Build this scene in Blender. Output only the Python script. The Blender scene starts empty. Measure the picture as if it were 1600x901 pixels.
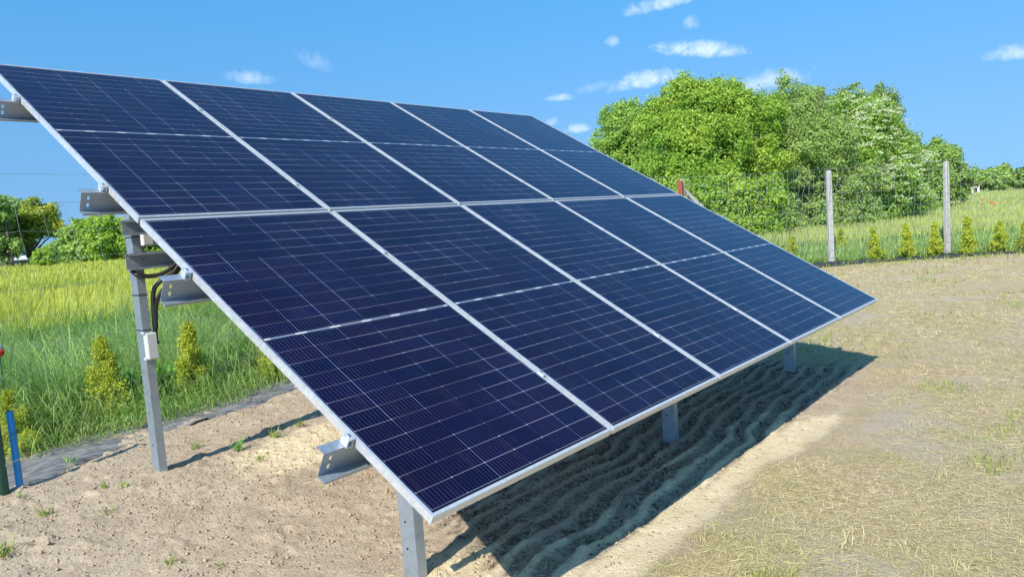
import bpy, bmesh, math, random
import numpy as np
from mathutils import Vector, Matrix

random.seed(7)
RNG = np.random.default_rng(11)
S = bpy.context.scene
COL = S.collection
R = math.radians

# ------------------------------------------------------------------ camera
YAW, PIT, ROL = -0.867805, -0.0923696, 0.0730457
CAM = Vector((-1.6476, -1.8218, 1.6838))
FPX = 1154.64                                  # focal length in pixels of a 1600 px wide frame
RM = Matrix.Rotation(YAW, 3, 'Z') @ Matrix.Rotation(PIT, 3, 'X') @ Matrix.Rotation(ROL, 3, 'Y')
cd = bpy.data.cameras.new('camera')
cam = bpy.data.objects.new('camera', cd)
COL.objects.link(cam)
cd.sensor_width = 36.0
cd.lens = FPX / 1600 * 36.0
cd.clip_start = 0.05
cd.clip_end = 8000
cam.location = CAM
cam.rotation_euler = (RM @ Matrix.Rotation(R(90), 3, 'X')).to_euler()
S.camera = cam

def ray(px, py):
    return RM @ Vector(((px - 800) / FPX, 1.0, -(py - 450.5) / FPX))
def at(px, py, D):                              # world point at depth D on the line of sight of a photo pixel
    return CAM + ray(px, py) * D

# ------------------------------------------------------------------ light and sky
SUN_TO = Vector((-1.10, -0.27, 1.0)).normalized()
sun_el = math.asin(SUN_TO.z)
w = bpy.data.worlds.new('World'); S.world = w; w.use_nodes = True
nt = w.node_tree; nt.nodes.clear()
class NT:
    """tiny node helper"""
    def __init__(s, tree): s.t = tree
    def n(s, typ, **kw):
        nd = s.t.nodes.new(typ)
        for k, v in kw.items(): setattr(nd, k, v)
        return nd
    def put(s, sock, v):
        if isinstance(v, (int, float)): sock.default_value = v
        elif isinstance(v, (tuple, list, Vector)):
            v = tuple(v)
            if len(sock.default_value) == 4 and len(v) == 3: v = v + (1,)
            sock.default_value = v
        else: s.t.links.new(v, sock)
    def m(s, op, a, b=0.0, c=0.0, clamp=False):
        nd = s.n('ShaderNodeMath', operation=op, use_clamp=clamp)
        s.put(nd.inputs[0], a); s.put(nd.inputs[1], b); s.put(nd.inputs[2], c)
        return nd.outputs[0]
    def vm(s, op, a, b=(0, 0, 0)):
        nd = s.n('ShaderNodeVectorMath', operation=op)
        s.put(nd.inputs[0], a); s.put(nd.inputs[1], b)
        return nd.outputs['Value' if op in ('DOT_PRODUCT', 'LENGTH') else 'Vector']
    def mix(s, f, a, b, blend='MIX'):
        nd = s.n('ShaderNodeMix', data_type='RGBA', blend_type=blend)
        s.put(nd.inputs[0], f); s.put(nd.inputs[6], a); s.put(nd.inputs[7], b)
        return nd.outputs[2]
    def noise(s, vec, scale, detail=3, rough=.55, dist=0.0):
        nd = s.n('ShaderNodeTexNoise')
        if vec is not None: s.put(nd.inputs['Vector'], vec)
        nd.inputs['Scale'].default_value = scale; nd.inputs['Detail'].default_value = detail
        nd.inputs['Roughness'].default_value = rough; nd.inputs['Distortion'].default_value = dist
        return nd.outputs['Fac']
    def ss(s, v, a, b, lo=0.0, hi=1.0):
        nd = s.n('ShaderNodeMapRange', interpolation_type='SMOOTHSTEP')
        s.put(nd.inputs[0], v)
        for i, q in enumerate((a, b, lo, hi)): nd.inputs[i + 1].default_value = q
        return nd.outputs[0]
    def xyz(s, v):
        nd = s.n('ShaderNodeSeparateXYZ'); s.put(nd.inputs[0], v); return nd.outputs
    def cxyz(s, x, y, z=0.0):
        nd = s.n('ShaderNodeCombineXYZ')
        for i, q in enumerate((x, y, z)): s.put(nd.inputs[i], q)
        return nd.outputs[0]
N = NT(nt)
sky = N.n('ShaderNodeTexSky', sky_type='NISHITA')
sky.sun_disc = False
sky.sun_elevation = sun_el
sky.sun_rotation = math.atan2(SUN_TO.x, SUN_TO.y) % (2 * math.pi)
sky.altitude = 100; sky.air_density = 1.0; sky.dust_density = 0.1; sky.ozone_density = 3.0
dirv = N.n('ShaderNodeTexCoord').outputs['Generated']
dxyz = N.xyz(dirv)                              # a clear, dry horizon: the haze band of the model is looked up a little higher
nt.links.new(N.vm('NORMALIZE', N.cxyz(dxyz[0], dxyz[1], N.m('ADD', N.m('MULTIPLY', N.m('MAXIMUM', dxyz[2], 0.0), .50), .38))), sky.inputs['Vector'])
hs = N.n('ShaderNodeHueSaturation')
hs.inputs['Hue'].default_value = 0.5; hs.inputs['Saturation'].default_value = 1.08; hs.inputs['Value'].default_value = 1.0
nt.links.new(sky.outputs[0], hs.inputs['Color'])
tint = N.mix(N.ss(dxyz[2], -.02, .34), (.98, 1.05, .93), (.56, 1.08, 1.13))      # paler towards the horizon
skycol = N.mix(1.0, hs.outputs[0], tint, 'MULTIPLY')
# small fair-weather clouds, each a patch of noise round its own direction in the sky
clouds = [(1098, 79, 62, 15, 2, .9), (1008, 127, 56, 15, -10, .85), (1035, 6, 50, 14, -14, .75), (1079, 38, 12, 12, 0, .5),
          (957, 66, 12, 9, 0, .5), (878, 153, 24, 8, -3, .6), (1195, 130, 62, 18, -8, .6), (902, 202, 22, 9, -5, .75),
          (864, 191, 13, 9, 0, .6), (388, 123, 34, 12, 5, .5), (488, 96, 30, 16, 20, .22), (1580, 85, 24, 10, -8, .65), (925, 138, 34, 8, -15, .18)]
nz1 = N.noise(dirv, 34.0, 8, .66, .9); nz2 = N.noise(dirv, 110.0, 4, .6)
nz = N.m('ADD', N.m('MULTIPLY', N.m('SUBTRACT', nz1, .5), 2.9), N.m('MULTIPLY', N.m('SUBTRACT', nz2, .5), 1.0))
tot = 0.0
for px, py, rx, ry, ang, op in clouds:
    f = ray(px, py).normalized()
    right = (ray(px + 10, py) - ray(px, py)); right = (right - right.dot(f) * f).normalized(); up = right.cross(f)
    a = R(ang); r2 = right * math.cos(a) - up * math.sin(a); u2 = right * math.sin(a) + up * math.cos(a)
    k = FPX / (ray(px, py).length)
    # distances measured as an angle from the cloud's own direction
    dx = N.m('MULTIPLY', N.vm('DOT_PRODUCT', dirv, r2), k / rx); dy = N.m('MULTIPLY', N.vm('DOT_PRODUCT', dirv, u2), k / ry)
    dy = N.m('MULTIPLY', dy, N.m('ADD', 1.0, N.m('MULTIPLY', N.m('LESS_THAN', dy, 0.0), .5)))   # flatter undersides
    d2 = N.m('ADD', N.m('MULTIPLY', dx, dx), N.m('MULTIPLY', dy, dy))
    front = N.m('GREATER_THAN', N.vm('DOT_PRODUCT', dirv, f), 0.5)
    v = N.m('SUBTRACT', N.m('ADD', 0.75, nz), d2)
    v = N.m('MULTIPLY', N.ss(v, -.35, 1.5), N.m('MULTIPLY', front, op * .72))
    tot = v if isinstance(tot, float) else N.m('MAXIMUM', tot, v)
skyc = N.mix(tot, skycol, (5.2, 5.6, 6.4))
bg = N.n('ShaderNodeBackground'); bg.inputs['Strength'].default_value = 0.15
wo = N.n('ShaderNodeOutputWorld')
nt.links.new(skyc, bg.inputs[0]); nt.links.new(bg.outputs[0], wo.inputs[0])

sd = bpy.data.lights.new('sun', 'SUN'); sd.energy = 4.1; sd.angle = R(0.53); sd.color = (1.0, .93, .82)
so = bpy.data.objects.new('sun', sd); COL.objects.link(so)
so.rotation_euler = SUN_TO.to_track_quat('Z', 'Y').to_euler(); so.location = (-10, -5, 12)

S.view_settings.view_transform = 'Standard'; S.view_settings.look = 'None'
S.view_settings.exposure = 0.72; S.view_settings.gamma = 1.0
try: S.view_settings.use_curve_mapping = False
except Exception: pass
S.render.engine = 'CYCLES'
S.cycles.max_bounces = 6; S.cycles.diffuse_bounces = 3; S.cycles.glossy_bounces = 3; S.cycles.transmission_bounces = 3
S.cycles.caustics_reflective = False; S.cycles.caustics_refractive = False
S.cycles.use_denoising = True

# ------------------------------------------------------------------ small helpers
def tag(o, label=None, cat=None, group=None, kind=None):
    if label: o['label'] = label
    if cat: o['category'] = cat
    if group: o['group'] = group
    if kind: o['kind'] = kind
    return o
def empty(name, loc, label, cat, group=None, rz=0.0):
    o = bpy.data.objects.new(name, None); COL.objects.link(o); o.location = loc; o.rotation_euler = (0, 0, rz)
    o.empty_display_size = .1
    return tag(o, label, cat, group)
def link_mesh(name, me, mat, parent=None, loc=None):
    o = bpy.data.objects.new(name, me); COL.objects.link(o)
    if mat is not None: me.materials.append(mat)
    if parent is not None: o.parent = parent
    if loc is not None: o.location = loc
    return o
def np_mesh(name, verts, faces, mat, parent=None, attrs=None, smooth=False, loc=None):
    """verts (n,3); faces (m,k) all of one size, or a list of such arrays"""
    if not isinstance(faces, list): faces = [faces]
    me = bpy.data.meshes.new(name)
    nv = len(verts); lens = np.concatenate([np.full(len(f), f.shape[1]) for f in faces]); idx = np.concatenate([f.ravel() for f in faces])
    me.vertices.add(nv); me.vertices.foreach_set('co', np.asarray(verts, np.float32).ravel())
    me.loops.add(len(idx)); me.loops.foreach_set('vertex_index', idx.astype(np.int32))
    me.polygons.add(len(lens)); st = np.concatenate([[0], np.cumsum(lens)[:-1]])
    me.polygons.foreach_set('loop_start', st.astype(np.int32)); me.polygons.foreach_set('loop_total', lens.astype(np.int32))
    if smooth: me.polygons.foreach_set('use_smooth', np.ones(len(lens), bool))
    me.update(calc_edges=True)
    for k, v in (attrs or {}).items():
        a = me.attributes.new(k, 'FLOAT', 'POINT'); a.data.foreach_set('value', np.asarray(v, np.float32))
    return link_mesh(name, me, mat, parent, loc)
class B:
    """collects boxes, tubes and prisms in a bmesh, written out as one mesh"""
    def __init__(s): s.bm = bmesh.new()
    def hexa(s, p):                             # 8 points: 4 bottom, 4 top
        v = [s.bm.verts.new(q) for q in p]
        for f in ((0, 3, 2, 1), (4, 5, 6, 7), (0, 1, 5, 4), (1, 2, 6, 5), (2, 3, 7, 6), (3, 0, 4, 7)): s.bm.faces.new([v[i] for i in f])
        return s
    def box(s, a, b, fn=None):
        x0, y0, z0 = a; x1, y1, z1 = b
        p = [(x0, y0, z0), (x1, y0, z0), (x1, y1, z0), (x0, y1, z0), (x0, y0, z1), (x1, y0, z1), (x1, y1, z1), (x0, y1, z1)]
        return s.hexa([fn(*q) if fn else q for q in p])
    def tube(s, pts, r, n=8, cap=True):
        pts = [Vector(p) for p in pts]; rr = r if isinstance(r, (list, tuple)) else [r] * len(pts)
        rings = []; prev = None
        for i, p in enumerate(pts):
            d = (pts[min(i + 1, len(pts) - 1)] - pts[max(i - 1, 0)]).normalized()
            if prev is None: prev = d.orthogonal().normalized()
            x = (prev - prev.dot(d) * d).normalized(); y = d.cross(x); prev = x
            rings.append([s.bm.verts.new(p + (x * math.cos(2 * math.pi * k / n) + y * math.sin(2 * math.pi * k / n)) * rr[i]) for k in range(n)])
        for a, b in zip(rings, rings[1:]):
            for k in range(n): s.bm.faces.new((a[k], a[(k + 1) % n], b[(k + 1) % n], b[k]))
        if cap: s.bm.faces.new(rings[0][::-1]); s.bm.faces.new(rings[-1])
        return s
    def profile(s, pts, a, b, ax, ay, o=(0, 0, 0)):
        """closed 2-D outline pts swept from point a to point b; ax, ay are the outline's axes"""
        ax = Vector(ax); ay = Vector(ay); va = [s.bm.verts.new(Vector(a) + ax * p[0] + ay * p[1]) for p in pts]
        vb = [s.bm.verts.new(Vector(b) + ax * p[0] + ay * p[1]) for p in pts]; n = len(pts)
        for k in range(n): s.bm.faces.new((va[k], va[(k + 1) % n], vb[(k + 1) % n], vb[k]))
        s.bm.faces.new(va[::-1]); s.bm.faces.new(vb)
        return s
    def build(s, name, mat, parent=None, bevel=0.0, smooth=False):
        bmesh.ops.recalc_face_normals(s.bm, faces=s.bm.faces)
        if bevel: bmesh.ops.bevel(s.bm, geom=list(s.bm.edges), offset=bevel, segments=2, profile=.5, affect='EDGES', clamp_overlap=True)
        me = bpy.data.meshes.new(name); s.bm.to_mesh(me); s.bm.free()
        if smooth:
            for p in me.polygons: p.use_smooth = True
        return link_mesh(name, me, mat, parent)
def copy_tree(o, parent=None):
    c = o.copy(); COL.objects.link(c); c.parent = parent
    for ch in [q for q in COL.objects if q.parent == o]: copy_tree(ch, c)
    return c
def channel(w_, h_, lip, t):
    """outline of a lipped C channel open towards +x: web at x=0, height h_ (y), flange w_"""
    return [(0, 0), (w_, 0), (w_, lip), (w_ - t, lip), (w_ - t, t), (t, t), (t, h_ - t), (w_ - t, h_ - t), (w_ - t, h_ - lip), (w_, h_ - lip), (w_, h_), (0, h_)]

# value noise in numpy
def vnoise(x, y, seed=0):
    xi = np.floor(x).astype(np.int64); yi = np.floor(y).astype(np.int64); xf = x - xi; yf = y - yi
    def h(a, b):
        n = (a * 374761393 + b * 668265263 + seed * 974634777) & 0xFFFFFFFF
        n = ((n ^ (n >> 13)) * 1274126177) & 0xFFFFFFFF
        return ((n ^ (n >> 16)) & 0xFFFF) / 65535.0
    u = xf * xf * (3 - 2 * xf); v = yf * yf * (3 - 2 * yf)
    return (h(xi, yi) * (1 - u) + h(xi + 1, yi) * u) * (1 - v) + (h(xi, yi + 1) * (1 - u) + h(xi + 1, yi + 1) * u) * v
def fbm(x, y, sc, o=3, seed=0):
    s_ = 0; a = 1; t = 0
    for k in range(o): s_ = s_ + a * vnoise(x / sc * 2 ** k, y / sc * 2 ** k, seed + k); t += a; a *= .5
    return s_ / t - .5
def sstep(v, a, b):
    q = np.clip((v - a) / (b - a), 0, 1); return q * q * (3 - 2 * q)

# ------------------------------------------------------------------ materials
def material(name):
    m = bpy.data.materials.new(name); m.use_nodes = True; t = m.node_tree; t.nodes.clear(); n = NT(t)
    out = n.n('ShaderNodeOutputMaterial'); p = n.n('ShaderNodeBsdfPrincipled'); t.links.new(p.outputs[0], out.inputs[0])
    return m, n, p, out
def bump(n, p, h, strength, dist):
    b = n.n('ShaderNodeBump'); b.inputs['Strength'].default_value = strength; b.inputs['Distance'].default_value = dist
    n.put(b.inputs['Height'], h); n.t.links.new(b.outputs[0], p.inputs['Normal'])
def simple(name, col, rough=.6, metal=0.0, var=.12, scale=20, bmp=0.0, spec=.5):
    m, n, p, o = material(name); oc = n.n('ShaderNodeTexCoord').outputs['Object']
    f = n.noise(oc, scale, 5, .6); c = n.mix(f, tuple(q * (1 - var) for q in col), tuple(min(1, q * (1 + var)) for q in col))
    n.put(p.inputs['Base Color'], c); n.put(p.inputs['Roughness'], n.ss(f, .3, .7, rough - .08, rough + .08))
    p.inputs['Metallic'].default_value = metal; p.inputs['Specular IOR Level'].default_value = spec
    if bmp: bump(n, p, n.noise(oc, scale * 3, 4), bmp, .01)
    return m
def zinc(name, col, metal, rough):
    m, n, p, o = material(name); oc = n.n('ShaderNodeTexCoord').outputs['Object']
    v = n.n('ShaderNodeTexVoronoi'); v.inputs['Scale'].default_value = 55; n.put(v.inputs['Vector'], oc)
    sp = n.xyz(v.outputs['Color'])[0]; f = n.noise(oc, 5, 5, .65); f2 = n.noise(n.vm('MULTIPLY', oc, (30, 30, 2)), 3, 3)
    c = n.mix(n.m('ADD', n.m('MULTIPLY', sp, .35), n.m('MULTIPLY', f, .65)), tuple(q * .8 for q in col), tuple(q * 1.12 for q in col))
    c = n.mix(n.ss(f2, .62, .8), c, tuple(q * .72 for q in col))
    n.put(p.inputs['Base Color'], c); p.inputs['Metallic'].default_value = metal
    n.put(p.inputs['Roughness'], n.m('ADD', rough - .07, n.m('MULTIPLY', sp, .16)))
    return m
M = {}
M['zinc'] = zinc('galvanized_steel', (.36, .42, .48), .6, .42)
M['alu'] = zinc('anodised_aluminium', (.72, .74, .76), .55, .38)
M['bolt'] = simple('bolt_steel', (.4, .42, .44), .35, .9)
M['dark'] = simple('black_rubber', (.015, .015, .017), .45)
M['plastic'] = simple('white_plastic', (.52, .54, .53), .45, var=.05)
M['greybox'] = simple('inverter_housing', (.62, .64, .66), .4, var=.04)
M['blue'] = simple('blue_pipe', (.015, .27, .62), .32, var=.08)
M['green'] = simple('green_post', (.012, .085, .06), .4, var=.2)
M['red'] = simple('red_plastic', (.6, .02, .02), .4)
M['brown'] = simple('rusty_brown_steel', (.28, .075, .035), .7, var=.3, scale=14)
M['concrete'] = simple('concrete_post', (.40, .40, .37), .88, var=.28, scale=13, bmp=.5)
M['wire'] = simple('wire', (.42, .45, .46), .45, .6)
M['bark'] = simple('bark', (.13, .10, .07), .9, var=.4, scale=12, bmp=.6)
M['straw'] = simple('dry_stalk', (.42, .34, .21), .85, var=.3)
M['wall'] = simple('house_wall', (.75, .73, .68), .8, var=.06, scale=2)
M['roof'] = simple('roof_tiles', (.34, .13, .08), .8, var=.2, scale=4)
M['glasspane'] = simple('window_glass', (.03, .04, .05), .1)
M['shed'] = simple('grey_shed_wall', (.20, .23, .27), .7, var=.15, scale=1.5)
M['shedroof'] = simple('pale_sheet_roof', (.68, .70, .70), .5, var=.08, scale=2)
M['poppy'] = simple('poppy_petal', (.75, .06, .02), .6)

# solar panel dimensions
PW, PL, GAP = 1.134, 2.25, 0.020
PLr = 2.25569777
def cell_material():
    m, n, p, o = material('solar_cells'); oc = n.n('ShaderNodeTexCoord').outputs['Object']
    x, y, z = n.xyz(oc)[0], n.xyz(oc)[1], None
    rnd = n.n('ShaderNodeObjectInfo').outputs['Random']
    CW = .182; mx = (PW - 6 * CW) / 2; half = 12 * .0905; my = .028; mg = PL - 2 * my - 2 * half
    u = n.m('DIVIDE', n.m('SUBTRACT', x, mx), CW)
    # distance along the upper or lower half
    upper = n.m('GREATER_THAN', y, PL / 2)
    yy = n.m('SUBTRACT', n.m('SUBTRACT', y, my), n.m('MULTIPLY', upper, half + mg))
    v = n.m('DIVIDE', yy, .0905)
    def dist_to_int(q): return n.m('ABSOLUTE', n.m('SUBTRACT', q, n.m('ROUND', q)))
    du = n.m('MULTIPLY', dist_to_int(u), CW); dv = n.m('MULTIPLY', dist_to_int(v), .0905)
    rowgap = n.m('LESS_THAN', dv, .00085); colgap = n.m('LESS_THAN', du, .0009)
    bb = n.m('MULTIPLY', dist_to_int(n.m('MULTIPLY', u, 10.0)), CW / 10); bus = n.m('LESS_THAN', bb, .00042)
    dia = n.m('LESS_THAN', n.m('ADD', du, dv), .0048)
    insx = n.m('MULTIPLY', n.m('GREATER_THAN', u, -.005), n.m('LESS_THAN', u, 6.005))
    insy = n.m('MULTIPLY', n.m('GREATER_THAN', v, -.005), n.m('LESS_THAN', v, 12.005))
    ins = n.m('MULTIPLY', insx, insy)
    cellid = n.cxyz(n.m('FLOOR', u), n.m('ADD', n.m('FLOOR', n.m('DIVIDE', v, 1.0)), n.m('MULTIPLY', upper, 40)), n.m('MULTIPLY', rnd, 91))
    wn = n.n('ShaderNodeTexWhiteNoise', noise_dimensions='3D'); n.put(wn.inputs['Vector'], cellid)
    wx = n.xyz(wn.outputs['Color'])
    c = n.mix(wx[0], (.0018, .0016, .016), (.0036, .0034, .027))
    c = n.mix(n.m('MULTIPLY', wx[1], .55), c, (.0085, .0025, .018))
    # pale busbars and cell gaps, with uneven glints painted into their colour
    f = n.noise(n.vm('ADD', oc, n.cxyz(n.m('MULTIPLY', rnd, 37), 0, 0)), 2.2, 2); f3 = n.noise(n.vm('ADD', oc, n.cxyz(0, n.m('MULTIPLY', rnd, 53), 7)), 1.7, 2)
    c = n.mix(n.m('MULTIPLY', bus, n.ss(f, .35, .65, .35, 1.0)), c, (.10, .11, .21))
    c = n.mix(n.m('MULTIPLY', rowgap, n.ss(f3, .36, .62, .22, .95)), c, (.36, .34, .38))
    c = n.mix(n.m('MULTIPLY', colgap, n.ss(f, .42, .6, .04, .8)), c, (.26, .34, .52))
    c = n.mix(n.m('MULTIPLY', dia, n.ss(f3, .38, .6, .25, 1.0)), c, (.30, .32, .38))
    edge = (.006, .007, .02)
    c = n.mix(ins, edge, c)
    midd = n.m('ABSOLUTE', n.m('SUBTRACT', y, PL / 2))
    rib = n.m('LESS_THAN', dist_to_int(n.m('MULTIPLY', u, 1.0)), .16)
    mid = n.m('LESS_THAN', midd, .0035)
    c = n.mix(n.m('MULTIPLY', mid, insx), c, (.24, .31, .42))
    dash = n.m('MULTIPLY', n.m('LESS_THAN', midd, .0048), n.m('MULTIPLY', rib, insx))
    c = n.mix(n.m('MULTIPLY', dash, .85), c, (.62, .64, .66))
    # thin pale line of backsheet just inside the frame
    e1 = n.m('MINIMUM', n.m('SUBTRACT', y, .0), n.m('SUBTRACT', PL, y))
    ln = n.m('MULTIPLY', n.m('LESS_THAN', e1, .0165), n.m('GREATER_THAN', e1, .0135))
    c = n.mix(n.m('MULTIPLY', ln, .8), c, (.4, .42, .44))
    dust = n.noise(oc, 160, 2); spk = n.ss(dust, .74, .80)
    c = n.mix(n.m('MULTIPLY', spk, .10), c, (.35, .36, .38))
    n.put(p.inputs['Base Color'], c)
    dirt = n.noise(n.vm('ADD', n.vm('MULTIPLY', oc, (6, 1.2, 1)), n.cxyz(n.m('MULTIPLY', rnd, 17), 0, 0)), 3.0, 5, .65)      # thin rain-run dust film
    c2_ = n.mix(n.m('MULTIPLY', n.ss(dirt, .52, .78), .016), c, (.5, .48, .44)); n.put(p.inputs['Base Color'], c2_)
    n.put(p.inputs['Roughness'], n.m('ADD', n.ss(n.noise(oc, 3.5, 4), .3, .7, .10, .17), n.m('MULTIPLY', n.ss(dirt, .5, .8), .08)))
    p.inputs['IOR'].default_value = 1.5; p.inputs['Specular IOR Level'].default_value = .24
    p.inputs['Specular Tint'].default_value = (.55, .74, 1.0, 1)      # blue anti-reflective glass
    bump(n, p, n.noise(oc, 700, 1), .02, .001)
    return m
M['cells'] = cell_material()
M['back'] = simple('panel_back_glass', (.55, .57, .6), .3, var=.05)

def leaf_material(name, c0, c1, c2=None, trans=.35, rough=.55, tipcol=None, patch=.4, pscale=.5, tip0=.35):
    """c0..c1 between leaves; c2 a second tone in large patches; tipcol along the blade's t attribute"""
    m, n, p, o = material(name); g = n.n('ShaderNodeNewGeometry'); rnd = g.outputs['Random Per Island']
    c = n.mix(rnd, c0, c1)
    if c2 is not None:
        f = n.noise(g.outputs['Position'], pscale, 3, .6); c = n.mix(n.ss(f, .5 - patch / 2, .5 + patch / 2), c, n.mix(rnd, tuple(q * .8 for q in c2), tuple(q * 1.15 for q in c2)))
    if tipcol is not None:
        a = n.n('ShaderNodeAttribute', attribute_name='t'); c = n.mix(n.ss(a.outputs['Fac'], tip0, 1.0), c, n.mix(rnd, tuple(q * .75 for q in tipcol), tuple(min(1, q * 1.2) for q in tipcol)))
    n.put(p.inputs['Base Color'], c); p.inputs['Roughness'].default_value = rough; p.inputs['Specular IOR Level'].default_value = .3
    tr = n.n('ShaderNodeBsdfTranslucent'); n.put(tr.inputs['Color'], c); ms = n.n('ShaderNodeMixShader'); ms.inputs[0].default_value = trans
    n.t.links.new(p.outputs[0], ms.inputs[1]); n.t.links.new(tr.outputs[0], ms.inputs[2]); n.t.links.new(ms.outputs[0], o.inputs[0])
    return m

# ------------------------------------------------------------------ ground
ZG = .7 * 0                                     # ground level under the front posts
TB = .70                                        # height of the table's lower edge
TILT = 0.521147533
def groove_mask(x, y):
    return sstep(x - .42 * y, .42, .8) * (1 - sstep(x, 5.6, 6.6)) * sstep(y, .05, .35) * (1 - sstep(y, 2.0, 2.6))
def groove(x, y):
    wob = fbm(x, y, 1.0, 3, 21) * .34 + fbm(x, y, .3, 2, 5) * .07
    ph = (y - .10 * (x - 3) + wob) / .135
    return .5 + .5 * np.cos(2 * np.pi * ph)
def ground_z(x, y, fine=True):
    x = np.asarray(x, float); y = np.asarray(y, float)
    near = (1 - sstep(np.abs(x - 3), 6, 12)) * (1 - sstep(np.abs(y - 2), 4.5, 7))
    z = .10 * sstep(y, 1.4, 3.2) * (1 - sstep(x, 8, 13)) * (1 - sstep(y, 60, 120) * .0)
    z = z + fbm(x, y, 2.2, 2, 3) * .05 * near
    if fine:
        sandy = sstep(y + fbm(x, y, .5, 2, 9) * .3, .05, .3) * (1 - sstep(x, 6.5, 8.5))
        g = groove_mask(x, y)
        z = z + near * (fbm(x, y, .42, 3, 31) * .035 + fbm(x, y, .09, 3, 41) * .016 * (.4 + sandy) + fbm(x, y, .035, 2, 51) * .010 * sandy)
        cl = np.clip(fbm(x, y, .11, 3, 77) - .12, 0, .3)           # clods
        z = z + near * sandy * cl * .10
        z = z + g * (groove(x, y) ** 1.6 - .4) * (.042 * (.5 + 1.2 * fbm(x, y, .6, 3, 8)))
        # soil heaped round the near posts
        for (hx, hy, hh, hr) in ((.54, 3.34, .03, .35), (.5, .72, .04, .4), (.9, .35, .05, .5)):
            z = z + hh * np.exp(-((x - hx) ** 2 + (y - hy) ** 2) / hr ** 2)
    return z
def axis(lo, hi, step, far, grow):
    a = list(np.arange(lo, hi + 1e-6, step)); s_ = step; v = a[-1]
    while v < far: s_ *= grow; v += s_; a.append(v)
    s_ = step; v = lo; pre = []
    while v > -far: s_ *= grow; v -= s_; pre.append(v)
    return np.array(pre[::-1] + a)
gx = axis(-1.4, 6.6, .0165, 3500, 1.05); gy = axis(-1.2, 5.4, .0165, 3500, 1.05)
X, Y = np.meshgrid(gx, gy); Z = ground_z(X, Y)
nx, ny = len(gx), len(gy)
ii = np.arange(nx * ny).reshape(ny, nx)
quads = np.stack([ii[:-1, :-1], ii[:-1, 1:], ii[1:, 1:], ii[1:, :-1]], -1).reshape(-1, 4)
# where the soil is bare: everything on the table's side of a wavy edge, up to the fabric strip
edge_n = fbm(X, Y, .9, 4, 101) * .55 + fbm(X, Y, .22, 3, 102) * .22
fence_y = 5.45 + .052 * X
sand = sstep(Y + edge_n * (.4 + .4 * sstep(X, 0, 3)), -.20 + .10 * sstep(X, 3, 5.5), .05 + .14 * sstep(X, 3, 5.5)) * (1 - sstep(X + edge_n * 2.5, 5.3, 6.4)) * (1 - sstep(Y + edge_n * .5, 5.2, 5.7))
sand = np.maximum(sand, (1 - sstep(X, .2, .9)) * (1 - sstep(Y + edge_n * .5, 5.2, 5.7)))
pale = np.clip(sand * (1 - sstep(np.abs(Y - .0 + edge_n * .9) , .2, .65)) * sstep(X, .1, .9) * (1 - sstep(X + edge_n * 2, 3.6, 5.0) * .8), 0, 1)     # pale subsoil spilled along the front
pale = np.maximum(pale, sand * np.exp(-((X - .75) ** 2 + (Y - .45) ** 2) / .42 ** 2))
pale = np.maximum(pale, .75 * sand * np.exp(-((X - 1.6) ** 2 / .9 + (Y - 2.9) ** 2 / .35)))
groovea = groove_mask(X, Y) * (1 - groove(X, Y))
da = (X - 17.7) * 2.28 / 2.8 + (Y - 4.0) * 1.63 / 2.8     # signed distance beyond the right fence
field = np.maximum(sstep(Y - fence_y, -.1, .4), sstep(da, -.1, .5))
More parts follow.
